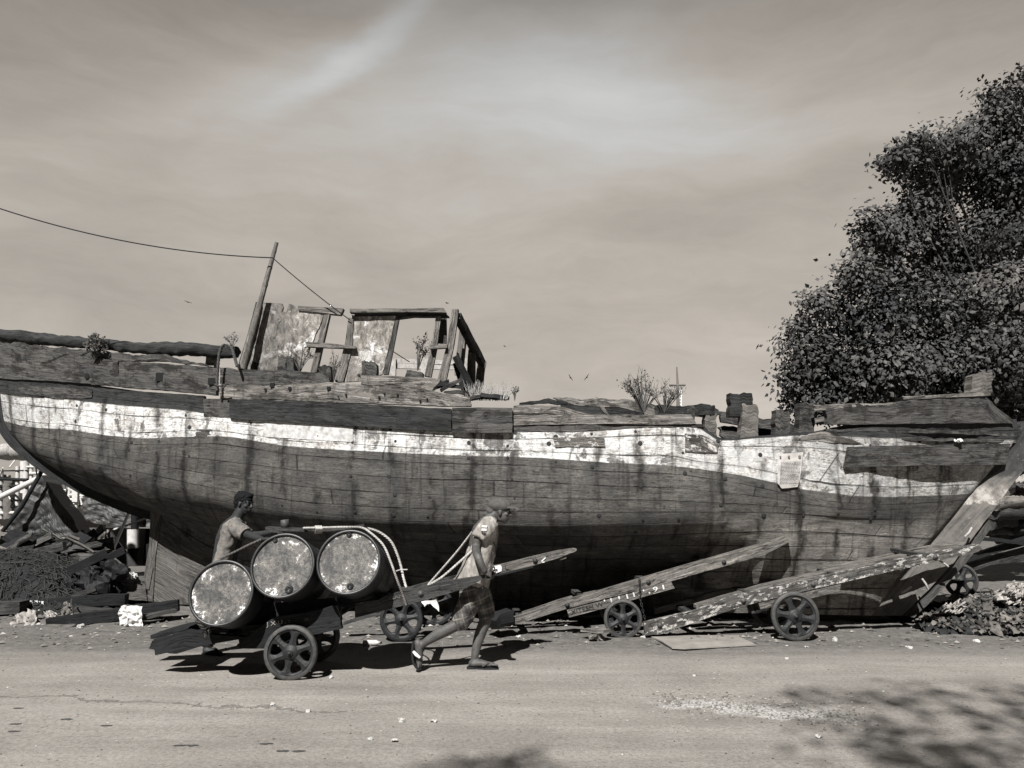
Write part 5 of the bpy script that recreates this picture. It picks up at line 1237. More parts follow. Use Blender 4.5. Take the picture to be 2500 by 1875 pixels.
# t-shirt
def shirt_mat():
    m = NT('faded_tshirt'); c = m.coord(); a = m.noise(c, 6, 6, .6); w2 = m.noise(m.map(c, rot=(0,.4,0), sc=(4,4,1)), 4, 4, .6)
    col = m.tramp(m.math('ADD', m.math('MULTIPLY', a, .5), m.math('MULTIPLY', w2, .5)), [(.35, .18), (.5, .33), (.6, .46)])
    return m.out(col, .95, m.math('ADD', a, m.math('MULTIPLY', w2, 2)), .6, .02)
def elr(mb, specs, Y, n=28):
    """loose garment: (x0,y0,x1,y1 in picture reference = back and front edge points, half depth)"""
    R = []
    for x0, y0, x1, y1, hd in specs:
        a = z7(x0, y0, Y); b = z7(x1, y1, Y); c = (a+b)/2; h = (b-a)/2
        R.append([c+h*math.cos(2*PI*k/n)*(1 if True else 1)+V((0,hd*math.sin(2*PI*k/n),0)) for k in range(n)])
    return R
q = MB(); n = 28
R = elr(q, [(985,300,1065,268,.075),(960,320,1080,300,.12),(915,350,1090,350,.19),(890,400,1088,420,.2),(870,480,1080,520,.185),(830,570,1068,600,.18),(800,650,1050,680,.185),(762,730,1035,760,.19),(735,790,1015,850,.20),(712,815,1008,868,.20)], YM)
inner = [[p.lerp(sum(r, V((0,0,0)))/n, .07) for p in r] for r in R]
q.grid(R, None, True, closed=True); q.grid(inner, None, True, closed=True, flip=True); q.grid([R[-1], inner[-1]], None, True, closed=True); q.grid([inner[0], R[0]], None, True, closed=True)
def sleeve(mb, pts, rad):
    pp = catmull(pts, 4); a = []; 
    m_ = len(pts)
    rr = [lerp(rad[min(int(t), m_-2)], rad[min(int(t), m_-2)+1], t-min(int(t), m_-2)) for t in [i/(len(pp)-1)*(m_-1) for i in range(len(pp))]]
    mb.tube(pp, rr, 18, caps=True)
sleeve(q, [z7(1005,335,YM-.1), z7(985,375,N-.01), z7(955,420,N-.02), z7(930,462,N-.03)], [.07,.078,.072,.068])
sleeve(q, [z7(1005,335,YM+.1), z7(960,400,K+.01), z7(905,470,K+.03)], [.07,.078,.066])
sm = shirt_mat(); s1 = fuse(q.build('t_shirt', sm, m1), .010, 2); wrinkle(s1, .024, 8, 3, (1,1,.35)); wrinkle(s1, .010, 22, 5, (1,1,.4))
mk = plain('shirt_print_white', .5, .15, 50); mkd = plain('shirt_print_dark', .07, .2, 50)
q = MB()
for x, y, w_, h in [(950,352,46,22),(948,378,44,24)]:
    q.poly([z7(x+8, y, N-.105), z7(x+8+w_, y+4, N-.098), z7(x+w_+2, y+h, N-.102), z7(x, y+h-3, N-.108)], (0,.03,0))
q.build('sleeve_patch', mk, m1)
strokes(m1, z7, [[(950,412),(968,424),(985,418)],[(950,404),(968,416),(985,410)]], N-.107, .006, mkd, 'sleeve_chevron')
text(m1, 'CY', z7, 1004,594, 1056,612, YM-.155, .034, mkd, 'shirt_lettering', .01); text(m1, 'WON', z7, 985,700, 1042,716, YM-.165, .04, plain('shirt_print_grey', .12, .3, 50), 'shirt_lettering', .01)
q = MB(); pth = [z7(1085,390,YM-.06), z7(1040,470,YM-.15), z7(1060,510,YM-.14), z7(1072,530,YM-.1)]; q.tube(catmull(pth, 5), .006, 5); q.build('shirt_seam', mkd, m1)
# shorts
def plaid():
    m = NT('plaid_cloth'); c = m.coord(); sp = m.node('ShaderNodeSeparateXYZ'); m.l.new(m.map(c, rot=(0,.25,0)), sp.inputs[0]); a = m.noise(c, 7, 5, .6)
    col = m.tramp(a, [(.35, .09), (.6, .19)])
    for ax, k in ((0, 11), (2, 9)):
        s_ = m.math('LESS_THAN', m.math('PINGPONG', m.math('MULTIPLY', sp.outputs[ax], k), .5), .13); col = m.mix(m.math('MULTIPLY', s_, .55), col, tone(.05))
        s_ = m.math('GREATER_THAN', m.math('PINGPONG', m.math('MULTIPLY', sp.outputs[ax], k), .5), .44); col = m.mix(m.math('MULTIPLY', s_, .5), col, tone(.36))
    return m.out(col, .95, a, .5, .015)
q = MB()
limb(q, [z7(925,800,YM), z7(900,870,YM), z7(895,920,YM)], [.12,.125,.12], 18)
limb(q, [z7(880,880,YM-.08), z7(840,1020,YM-.09), z7(782,1150,YM-.09)], [.115,.108,.088], 16); q.tube([z7(800,1105,YM-.09), z7(760,1180,YM-.09)], [.088,.082], 16)
limb(q, [z7(915,880,YM+.08), z7(965,1010,YM+.09), z7(990,1080,YM+.09)], [.112,.10,.078], 16); q.tube([z7(985,1050,YM+.09), z7(997,1140,YM+.09)], [.082,.074], 16)
s2 = fuse(q.build('shorts', plaid(), m1), .010, 2); wrinkle(s2, .020, 9, 1, (1,1,.8)); wrinkle(s2, .008, 25, 2)
# cap
q = MB(); q.ball(gH(0,-.02,.058), .087, .112, .075, 12, MH); q.ball(gH(0,-.10,.0), .06, .05, .045, 8, MH)
for k in range(3): q.ball(gH(-.02+.02*k,-.13-.01*k,-.012-.012*k), .022, .03, .016, 6, MH)
bl = []
for k in range(11):
    t = -1+2*k/10; bl.append([gH(t*.07, .07+.0*abs(t), .062-.02*t*t), gH(t*.068, .12+.02*(1-t*t), .056-.02*t*t), gH(t*.06, .12+.075*(1-t*t)**.5, .036-.022*t*t)])
q.grid(bl); q.grid([[p-V((0,0,.014)) for p in r] for r in bl], flip=True); 
for e_ in (0, 2): q.grid([[r[e_], r[e_]-V((0,0,.014))] for r in bl])
capm = plain('cap_cloth', .115, .3, 30, .95)
cp_ = fuse(q.build('cap', capm, m1), .006, 1); wrinkle(cp_, .005, 22, 1)
# flip-flops
sol = plain('rubber_sole', .02, .3, 20); strp = plain('white_strap', .75, .1, 20)
q = MB(); a = z7(378,1335,YM-.10); b = z7(372,1440,YM-.10); c_ = z7(388,1520,YM-.10); d_ = z7(428,1568,YM-.10)
q.beam(catmull([a, b, c_, d_], 5), .018, [.075,.08,.09,.085], up=V((0,1,0)), n=16); sd = q.build('flip_flop', sol, m1)
q = MB(); q.tube([z7(378,1420,YM-.15), z7(400,1445,YM-.165), z7(430,1470,YM-.15)], [.012,.016,.013], 6); q.tube([z7(378,1420,YM-.05), z7(412,1450,YM-.04), z7(430,1478,YM-.07)], .012, 6); q.build('strap', strp, sd)
q = MB(); q.beam([z7(832,1552,YM+.04), z7(930,1560,YM+.03), z7(1010,1560,YM+.02), z7(1094,1552,YM+.02)], [.075,.07,.09,.075], .018, n=12); sd2 = q.build('flip_flop', sol, m1)
q = MB(); q.tube([z7(960,1545,YM-.02), z7(1010,1515,YM-.01), z7(1042,1538,YM+.02)], .009, 6); q.tube([z7(960,1540,YM+.08), z7(1010,1512,YM+.05), z7(1042,1538,YM+.02)], .009, 6); q.build('strap', plain('dark_strap', .08, .2, 20), sd2)
# ---- the man pushing from behind the drums
YP = 7.74
m2 = thing('person', 'bareheaded man in a grey t-shirt bending behind the oil drums and pushing the cart', 'person', tuple(g6(560,1400)))
q = MB()
limb(q, [z6(470,720,YP), z6(490,600,YP), z6(520,480,YP), z6(548,390,YP), z6(585,305,YP), z6(620,235,YP)], [.12,.12,.135,.125,.062,.055], 18)
limb(q, [z6(470,740,YP-.09), z6(470,740,YP+.09)], [.10,.10], 12)
for Yh in (YP-.15, YP+.15): limb(q, [z6(560,360,YP), z6(560,375,Yh)], [.09,.065], 12)
hc2 = z6(640,192,YP); hf2 = V((.93,-.32,-.12)); gP, MP = head(q, hc2, hf2, V((.1,0,1)), .98)
limb(q, [z6(565,375,YP-.16), z6(640,430,YP-.2), z6(700,450,YP-.28), z6(780,478,7.22), ], [.05,.044,.038,.027])
hand(q, z6(780,478,7.22), V((1,-.45,.1)), V((.1,-.1,1)), 1.0, .55)
limb(q, [z6(565,375,YP+.16), z6(700,440,YP+.15), z6(860,420,YP)], [.05,.040,.026]); hand(q, z6(860,420,YP), V((1,-.3,0)), V((0,0,1)), 1.0, .6)
limb(q, [z6(450,740,YP-.09), z6(440,980,YP-.07), z6(370,1180,YP-.02), z6(345,1335,YP)], [.095,.062,.055,.036])
limb(q, [z6(490,740,YP+.09), z6(760,930,YP+.09), z6(850,1080,YP+.05), z6(880,1310,YP+.02)], [.095,.062,.055,.036])
limb(q, [z6(335,1355,YP), z6(400,1372,YP-.03), z6(455,1385,YP-.06)], [.036,.034,.02], el=1.25); limb(q, [z6(870,1350,YP), z6(950,1370,YP-.03), z6(1000,1378,YP-.05)], [.036,.034,.02], el=1.25)
fuse(q.build('body', SK2, m2), .0065, 3); eyes(gP, .98, m2)
q = MB(); q.ball(gP(0,-.022,.045), .082, .097, .082, 12, MP); q.ball(gP(0,-.06,.0), .07, .055, .075, 10, MP); q.ball(gP(0,.05,.088), .05, .03, .025, 8, MP)
hr = fuse(q.build('hair', BKM, m2), .006, 1); wrinkle(hr, .009, 60, 1); wrinkle(hr, .010, 25, 2)
q = MB()
for sx in (-1,1): q.ball(gP(sx*.03,.083,.022), .018, .006, .005, 6, MP)
q.build('eyebrows', BKM, m2)
gs = NT('grey_tshirt'); c = gs.coord(); a = gs.noise(c, 38, 5, .75); b_ = gs.noise(c, 6, 5)
gsm = gs.out(gs.tramp(gs.math('ADD', gs.math('MULTIPLY', a, .6), gs.math('MULTIPLY', b_, .4)), [(.38, .10), (.58, .28)]), .95, b_, .5, .02)
q = MB(); R = []
for x0, y0, x1, y1, hd in [(558,300,610,318,.07),(530,318,630,345,.12),(478,350,640,385,.18),(460,400,625,430,.185),(448,480,600,520,.18),(430,560,580,580,.175),(410,640,560,660,.175),(400,720,560,740,.18)]:
    a_ = z6(x0,y0,YP); e_ = z6(x1,y1,YP); c0 = (a_+e_)/2; h = (e_-a_)/2; R.append([c0+h*math.cos(2*PI*k/n)+V((0,hd*math.sin(2*PI*k/n),0)) for k in range(n)])
q.grid(R, None, True, closed=True); q.add(R[0], [tuple(range(n))[::-1]]); q.add(R[-1], [tuple(range(n))])
sleeve(q, [z6(560,355,YP-.1), z6(580,385,YP-.17), z6(615,412,YP-.19), z6(655,440,YP-.22)], [.07,.08,.078,.074]); sleeve(q, [z6(560,355,YP+.1), z6(590,385,YP+.17), z6(655,430,YP+.18)], [.07,.078,.07])
s3 = fuse(q.build('t_shirt', gsm, m2), .010, 2); wrinkle(s3, .020, 8, 9, (1,1,.6)); wrinkle(s3, .009, 22, 4)
q = MB(); limb(q, [z6(470,690,YP), z6(468,760,YP)], [.125,.13], 16); limb(q, [z6(450,760,YP-.09), z6(440,950,YP-.07), z6(385,1130,YP-.02), z6(350,1290,YP)], [.11,.09,.08,.072], 14); limb(q, [z6(490,760,YP+.09), z6(750,920,YP+.09), z6(850,1080,YP+.05), z6(878,1270,YP+.02)], [.11,.09,.08,.072], 14)
s4 = fuse(q.build('trousers', plain('dark_trousers', .03, .4, 20, .95), m2), .012, 2); wrinkle(s4, .02, 8, 9)
q = MB(); q.beam([z6(318,1382,YP), z6(400,1396,YP-.04), z6(482,1396,YP-.07)], [.07,.085,.08], .025, n=8); q.tube([z6(400,1345,YP-.03),z6(420,1355,YP-.09),z6(430,1390,YP-.1)], .014, 6); q.build('sandal', sol, m2)
q = MB(); q.beam([z6(855,1382,YP), z6(930,1396,YP-.04), z6(1010,1396,YP-.07)], [.07,.085,.08], .025, n=8); q.build('sandal', sol, m2)
q = MB(); q.tube(catmull([z6(595,300,YP-.07), z6(620,330,YP-.08), z6(655,350,YP-.03), z6(640,330,YP+.03)], 5), .003, 5); q.ball(z6(652,352,YP-.05), .008, n=6); q.build('necklace', RIM, m2)
# ================================================================== debris on the left
def gy5(x, y): return g5(x, y).y
def mound(name, xs, ys, hf, mat, label, cat, kind=None, seed=0, rough=.05, group=None):
    q = MB(); q.grid([[V((x, y, max(gz(x, y)-.02, hf(x, y)+rough*nz((x, y, 0), 6, seed)*1.0+rough*.8*nz((x, y, 0), 15, seed+2)))) for x in xs] for y in ys], None, True)
    return top(q, name, mat, label, cat, group, kind)
rr = random.Random(9)
NETD = plain('dark_fishing_net', .03, .7, 26, .95, .2, 1.2, .02); NETL = plain('old_net_strand', .06, .6, 40, .9, .2)
a = P(-120, 1380, 11.3); b = P(262, 1380, 11.3)
def hnet(x, y):
    u = (x-a.x)/(b.x-a.x); v = (y-10.4)/2.2
    return .74*max(0, 1-abs(u-.35)**2.2*2.2)*max(0, 1-(abs(v-.5)*2)**2.4)
mound('net_heap', np.arange(a.x-.3, b.x+.8, .05), np.arange(10.2, 12.9, .06), hnet, NETD, 'heap of dark tangled fishing nets left of the boat\'s rudder', 'fishing nets', 'stuff', 3, .09)
q = MB()
for i in range(900):
    x = rr.uniform(a.x, b.x+.2); y = rr.uniform(10.35, 11.8); z = hnet(x, y)+.03; L_ = rr.uniform(.12, .5); an = rr.uniform(0, 6.3); p = [V((x, y, z))]
    for k in range(4):
        an += rr.uniform(-1.1, 1.1); x += math.cos(an)*L_/4; y += math.sin(an)*L_/6; p.append(V((x, y, max(0, hnet(x, y))+rr.uniform(.0, .07))))
    q.tube(catmull(p, 2), rr.uniform(.002, .008), 4)
top(q, 'net_strands', NETL, 'loose pale strands of net and cord over the dark net heap', 'fishing nets', None, 'stuff')
def plank_thing(label, path, w_, h, mat, cat='timber', name='timber_beam', group=None, rough=.012, up=V((0,0,1))):
    q = MB(); q.beam([V(p) for p in path], w_, h, up=up, n=24, rough=rough, seed=len(label)); return top(q, name, mat, label, cat, group)
TG = 'loose timbers on the ground'
plank_thing('long dark squared beam lying in front with a white plastic sheet hung over it', [z5(400,1362,9.5), z5(900,1290,9.7), z5(1512,1202,9.95)], .16, .145, CD, group=TG)
plank_thing('dark squared beam lying behind the one with the plastic sheet', [z5(340,1192,10.6), z5(700,1165,10.7), z5(1068,1150,10.8)], .18, .15, CD, group=TG)
plank_thing('short dark beam end entering from the left edge of the picture', [z5(-160,1230,10.2), z5(205,1210,10.3)], .3, .15, CW, group=TG)
plank_thing('thin board between the two long dark beams', [z5(630,1235,10.1), z5(960,1262,10.3)], .3, .05, CW, group=TG)
plank_thing('rounded weathered plank lying on top of the net heap', [z5(200,795,11.6), z5(380,745,11.6), z5(548,700,11.6)], [.16,.2,.1], .13, WM, group=TG)
plank_thing('black timber slanting up out of the dark pile beside the rudder', [z5(575,915,11.0), z5(760,830,11.1), z5(900,758,11.2), ], .16, .12, CD, group=TG)
plank_thing('short thin pole leaning out of the dark pile beside the rudder', [z5(620,1135,10.7), z5(810,1062,10.8)], .07, .06, CW, group=TG)
plank_thing('dark stake at the top of the black pile beside the rudder', [z5(900,810,11.5), z5(1045,735,11.6)], .1, .1, CD, group=TG)
plank_thing('small square block propping up the front beam', [z5(672,1362,9.45), z5(672,1450,9.45)], .22, .2, CD, name='timber_block', group=TG, up=V((0,1,0)))
plank_thing('flat low plank in the grit behind the white plastic sheet', [z5(1215,1300,9.6), z5(1480,1250,9.8)], .16, .04, WM, group=TG)
plank_thing('pale broken board lying on the far left behind the styrofoam', [z5(-60,1140,10.9), z5(170,1165,10.7)], .4, .05, CL, group=TG)
plank_thing('pale plank end stuck in the nets at the left edge', [z5(-40,590,12.4), z5(60,640,12.3)], .25, .1, CL, group=TG)
# broken boards, sticks and sheets heaped behind the nets
for nm, mt_, lab, sd_ in (('timber_scraps', WM, 'jumble of broken grey boards heaped behind the nets', 41), ('splintered_sticks', WC, 'pale broken sticks and battens poking out of the heap behind the nets', 42), ('black_scraps', CD, 'black broken boards in the heap left of the rudder', 43)):
    rs = random.Random(sd_); q = MB()
    for i in range(34 if nm != 'splintered_sticks' else 46):
        c = z5(rs.uniform(-60, 860), rs.uniform(640, 860), rs.uniform(12.0, 13.4)); c.z = min(c.z, 1.15); an = rs.uniform(-.9, .9); L_ = rs.uniform(.25, .9); d = V((math.cos(an), rs.uniform(-.5, .5), math.sin(an)*rs.uniform(.3, 1))); w__ = rs.uniform(.08, .26) if nm != 'splintered_sticks' else rs.uniform(.02, .05)
        q.beam([c-d*L_/2, c+d*L_/2], w__, rs.uniform(.02, .05), up=V((rs.uniform(-.6,.6), -.6, .7)), n=5, rough=.015, seed=i)
    top(q, nm, mt_, lab, 'scrap', None, 'stuff')
# black pile beside the rudder
c0 = z5(780,1130,11.4); q = MB()
for i in range(34):
    x, y = rr.uniform(590, 1060), rr.uniform(850, 1100); y = max(y, 860+abs(x-880)*.25); crumple(q, z5(x, y, rr.uniform(10.9, 11.8)), rr.uniform(.09, .2), 8, rr.uniform(.4, .9), i)
top(q, 'rubbish_pile', plain('black_rubbish', .012, .8, 14, .7), 'black pile of oily rubbish and netting beside the boat\'s rudder', 'rubbish', None, 'stuff')
WPL = plain('white_plastic_sheet', .55, .12, 9, .6, .4, .5, .02)
q = MB(); rows = []
for i in range(26):
    t = i/25; rows.append([z5(lerp(1007, 1200, s_)+8*nz((t*3,s_*4,0),1,3)*3, lerp(1205, 1378, t)+14*nz((s_*5, 9, t), 1, 2), 9.42-.05*nz((s_*6, t*5, 2), 1.2, 1)-(.0 if t > .25 else -.16*(1-t/.25))) for s_ in [k/22 for k in range(23)]])
q.grid(rows, None, False); top(q, 'plastic_sheet', WPL, 'crumpled white plastic sheet hanging over the front dark beam', 'plastic sheet')
q = MB(); p = [z5(190,1150,10.7), z5(215,1092,10.9), z5(480,1140,10.9), z5(370,1165,10.5)]; q.poly([z5(185,1158,10.55), z5(365,1170,10.5), z5(478,1140,10.9), z5(215,1092,11.1)], (0,.02,-.05)); top(q, 'styrofoam_board', plain('styrofoam', .85, .05, 9), 'bright white styrofoam board lying on the rubbish at left', 'board')
def cloth(label, name, pts_t, pts_b, Y0, Y1, mat, seed=0, fr=z5, fold=.05, n=26, m=16, group=None, cat='rag'):
    q = MB(); T = resample([fr(x, y, Y1) for x, y in pts_t], n); B_ = resample([fr(x, y, Y0) for x, y in pts_b], n); rows = []
    for i in range(n):
        rows.append([T[i].lerp(B_[i], j/m)+V((0,-1,.5))*(fold*(math.sin(i*1.1+3*nz((i*.2,j*.1,seed),1))*.5+nz((i*.35, j*.22, seed), 1.0, seed)))+nz3((i*.2, j*.3, seed), 1.5, seed)*fold*.5 for j in range(m+1)])
    q.grid(rows, None, True); q.grid([[p+V((0,.015,-.01)) for p in r] for r in rows], None, False, flip=True)
    return top(q, name, mat, label, cat, group)
RGL = plain('pale_rag', .36, .3, 12, .95, .2, .6, .02); RGM = plain('grey_rag', .2, .5, 12, .95, .2, .6, .02); RGD = plain('dark_rag', .04, .6, 12, .95, .2, .6, .02)
cloth('pale striped rag trailing on the ground at the left edge', 'rag', [(150,1290),(230,1245),(330,1245)], [(60,1410),(150,1425),(300,1400)], 9.35, 9.9, RGL, 1, fold=.08)
cloth('small white cloth lump behind the end of the front beam', 'rag', [(375,1265),(430,1250),(480,1270)], [(385,1300),(430,1310),(480,1300)], 9.8, 10.1, RGL, 2)
cloth('grey sack hanging at the crossing of the two dark beams', 'sack', [(540,1190),(565,1175),(600,1195)], [(515,1290),(560,1300),(620,1285)], 9.6, 9.8, RGM, 3, cat='sack')
cloth('white plastic bag on the black pile beside the rudder', 'plastic_bag', [(1045,940),(1090,915),(1155,938)], [(1045,970),(1100,972),(1160,965)], 11.0, 11.2, WPL, 4, cat='bag')
cloth('torn cardboard sheet between nets and front beams', 'cardboard', [(390,1100),(450,1060),(515,1062)], [(385,1120),(430,1125),(490,1105)], 10.7, 11.1, RGM, 5, cat='cardboard', fold=.015)
q = MB(); rope(q, [z5(605,1150,10.0), z5(600,1200,9.6), z5(618,1250,9.55), z5(570,1280,9.5)], .01); top(q, 'rope_end', NETL, 'thin rope end hanging over the dark beams', 'rope')
# torn tarpaulin stretched like a dark peak
tarp = plain('black_tarpaulin', .05, .6, 3, .6, .4, .4, .02); q = MB()
board(q, z5, [(15,560),(110,420),(190,310),(270,200),(345,102),(410,190),(500,320),(600,455),(660,550),(702,645)], [(22,640),(120,700),(200,730),(280,745),(345,750),(410,750),(500,750),(600,750),(660,750),(705,745)], 12.6, .35, n=50, m=26, rough=.05, jag=.015, seed=7, pair=True)
top(q, 'tarpaulin_peak', tarp, 'dark stained tarpaulin rising to a peak above the net heap', 'tarpaulin')
q = MB(); q.tube([z5(22,575,12.4), z5(180,375,12.4), z5(330,110,12.45), z5(392,-8,12.5)], .035, 8); top(q, 'pole', CD, 'dark pole carrying the peaked tarpaulin', 'pole')
wp = plain('white_pipe', .5, .15, 20, .5)
q = MB(); q.tube([z5(-60,320,15), z5(480,55,15)], .06, 8); top(q, 'white_pole', wp, 'pale round pole slanting behind the tarpaulin\'s tip', 'pole')
# ---------------------------------------------------------------- covered hut beside the rudder
hut = thing('dock_hut', 'low grey hut under a patched tarpaulin roof between the nets and the rudder', 'hut', tuple(z5(1000,870,15)))
gw = plain('grey_steel_wall', .14, .35, 5, .7); q = MB(); board(q, z5, [(640,548),(900,550),(1240,555),(1500,560)], [(650,870),(900,870),(1240,870),(1500,880)], 15.0, .1, n=20, m=6, rough=.02); q.build('wall', gw, hut)
q = MB(); board(q, z5, [(700,285),(830,262),(1000,300),(1310,430),(1500,470)], [(690,470),(830,520),(1000,540),(1310,545),(1500,550)], 14.6, .15, n=40, m=16, rough=.06, jag=.03, seed=5, pair=True); q.build('tarpaulin_roof', plain('grey_tarpaulin', .085, .4, 2.5, .6, .4, .4, .02), hut)
q = MB(); board(q, z5, [(1232,556),(1302,556)], [(1228,862),(1260,862)], 14.92, .05, n=6); q.build('doorway', BK, hut)
q = MB(); q.tube([z5(1122,558,14.7), z5(1122,720,14.7)], .105, 16); q.build('white_cylinder', wp, hut)
q = MB(); q.tube([z5(1115,720,14.75), z5(1118,870,14.75)], .09, 10); q.build('drain_pipe', BK, hut)
q = MB(); q.tube([z5(1138,370,14.4), z5(1138,560,14.4)], .07, 10); q.build('chimney_pipe', BK, hut)
q = MB(); q.poly([z5(1165,560,14.9), z5(1228,560,14.9), z5(1205,850,14.9), z5(1140,850,14.9)], (0,.04,0)); q.build('door_panel', plain('grey_panel', .2, .3, 8), hut)
text(hut, '4', z5, 1148,765, 1168,765, 14.85, .16, BK, 'painted_number')
q = MB(); q.poly([z5(930,580,14.3), z5(1150,872,14.3), z5(1060,872,14.3), z5(905,745,14.3)], (0,.06,0)); q.build('dark_sheet', tarp, hut)
cloth('grey cloth hanging from the hut beside the dark pole', 'hanging_cloth', [(790,585),(850,578),(925,575)], [(800,770),(850,765),(900,760)], 14.2, 14.3, RGM, 8, fold=.09, cat='cloth')
q = MB(); q.tube([z5(1112,360,14.0), z5(1040,530,13.6), z5(940,762,12.6)], .028, 7); top(q, 'white_pole', wp, 'thin white pole leaning in front of the hut', 'pole')
q = MB(); q.tube([z5(922,577,14.0), z5(1120,510,13.9), z5(1316,436,13.6)], .02, 6); q.tube([z5(1316,436,13.6), z5(1290,405,13.7)], .018, 6); top(q, 'clothes_line', wp, 'white cord drawn across the hut to the boat\'s underside', 'cord')
q = MB(); q.tube([z5(1218,372,13.8), z5(1310,478,13.7)], .025, 6); top(q, 'white_stick', wp, 'short white stick crossing the cord under the boat', 'stick')
# ---------------------------------------------------------------- moored fishing boats behind
def trawler(x0, x1, Y, deck_py, label, seed, hullmat, fr=P):
    r = random.Random(seed); root = thing('fishing_boat', label, 'boat', tuple(P((x0+x1)/2, deck_py+60, Y)), 'fishing boats moored behind')
    q = MB(); board(q, P, [(x0-20, deck_py-14),(x0+(x1-x0)*.5, deck_py),(x1+10, deck_py-22)], [(x0, deck_py+70),(x0+(x1-x0)*.5, deck_py+75),(x1-20, deck_py+70)], Y, 2.5, n=20, m=5, rough=.01); q.build('hull', hullmat, root)
    q = MB(); board(q, P, [(x0+15, deck_py-52),(x1-35, deck_py-55)], [(x0+15, deck_py-4),(x1-35, deck_py-6)], Y+.5, 1.5, n=6, m=3, rough=.0); q.build('cabin', gw, root)
    for k in range(3):
        xx = x0+24+k*(x1-x0-75)/3; q = MB(); q.poly([P(xx, deck_py-45, Y+.45), P(xx+14, deck_py-45, Y+.45), P(xx+14, deck_py-22, Y+.45), P(xx, deck_py-22, Y+.45)], (0,.04,0)); q.build('window', BK, root)
    for k in range(7):
        xx = x0+(x1-x0)*k/6; q = MB(); q.tube([P(xx, deck_py+5, Y-.1), P(xx+r.uniform(-3,3), deck_py-r.uniform(70, 150), Y-.1)], r.choice([.05,.07,.12]), 8); q.build('mast', r.choice([wp, wp, CD, RGM]), root)
    for k in range(7):
        yy = deck_py-10-k*17+r.uniform(-4,4); q = MB(); q.tube([P(x0-10, yy, Y-.15), P(x1+5, yy+r.uniform(-8,8), Y-.15)], r.choice([.02,.03,.045]), 6); q.build('rail', r.choice([wp, CD, wp]), root)
    for k in range(9):
        q = MB(); q.tube([P(r.uniform(x0, x1), deck_py-r.uniform(0, 130), Y-.3), P(r.uniform(x0, x1), deck_py-r.uniform(0, 150), Y+.2)], .02, 5); q.build('rigging', r.choice([wp, CD]), root)
    for k in range(3):
        xx = r.uniform(x0, x1-30); yy = deck_py-r.uniform(30, 110); q = MB(); q.poly([P(xx, yy, Y), P(xx+r.uniform(12, 34), yy+3, Y), P(xx+24, yy+r.uniform(8, 22), Y), P(xx+2, yy+14, Y)], (0,.1,0)); q.build('board', r.choice([wp, RGM, RGL]), root)
    return root
trawler(-60, 62, 19, 1262, 'cluttered fishing boat with white masts at the left edge under the stern', 3, plain('white_hull', .4, .2, 4))
trawler(60, 150, 21, 1255, 'fishing boat with dense rigging just behind the tarpaulin\'s tip', 5, RGM)
trawler(128, 215, 23, 1258, 'fishing boat with a white ladder, seen left of the hut', 8, wp)
trawler(-300, -70, 22, 1262, 'grey fishing boat moored beyond the left edge', 12, gw)
lad = thing('boat_ladder', 'white ladder standing at the fishing boat left of the hut', 'ladder', tuple(z5(610,460,18)))
for x0, x1 in ((560,600),(640,665)):
    q = MB(); q.tube([z5(x0,400,18), z5(x1,180,18)], .04, 7); q.build('side_rail', wp, lad)
for k in range(6): q = MB(); t = k/5; q.tube([z5(lerp(560,600,t),lerp(390,190,t),18), z5(lerp(640,665,t),lerp(390,190,t),18)], .035, 6); q.build('rung', wp, lad)
q = MB(); q.poly([z5(600,180,17.9), z5(655,180,17.9), z5(650,330,17.9), z5(608,330,17.9)], (0,.05,0)); q.build('panel', wp, lad)
def lantern(x, y, label):
    q = MB(); q.lathe([(0,0),(.16,.03),(.26,.1),(.3,.2),(.26,.3),(.14,.36),(0,.38)], z1(x, y+25, 16), V((0,0,1)), 20, up=V((0,1,0))); top(q, 'float_buoy', plain('striped_float', .3, .6, 30), label, 'buoy', 'ribbed floats under the stern')
lantern(72, 1270, 'left one of two ribbed floats hanging under the stern'); lantern(192, 1272, 'right one of two ribbed floats hanging under the stern')
# sheds and hulls farther along the quay so the horizon is never bare
def shed(x0, x1, top_, Y, mat, label, win=4):
    root = thing('quay_shed', label, 'shed', (P((x0+x1)/2, 1240, Y).x, Y, 0)); q = MB(); a = P(x0, top_, Y); b = P(x1, top_+3, Y)
    q.poly([V((a.x, Y, 0)), V((b.x, Y, 0)), b, (a+b)/2+V((0,0,.35)), a], (0,6,0)); q.build('wall', mat, root)
    for k in range(win):
        t = (k+.5)/win; c = a.lerp(b, t); q = MB(); q.box((c.x, Y-.02, c.z-1.0), .8, .06, .7); q.build('window', BK, root)
shed(-900, 30, 1168, 42, gw, 'long low grey shed on the far quay at left'); shed(150, 420, 1185, 48, RGM, 'pale shed on the far quay glimpsed under the stern'); shed(2380, 3300, 1170, 36, gw, 'low grey shed beyond the stem at right')
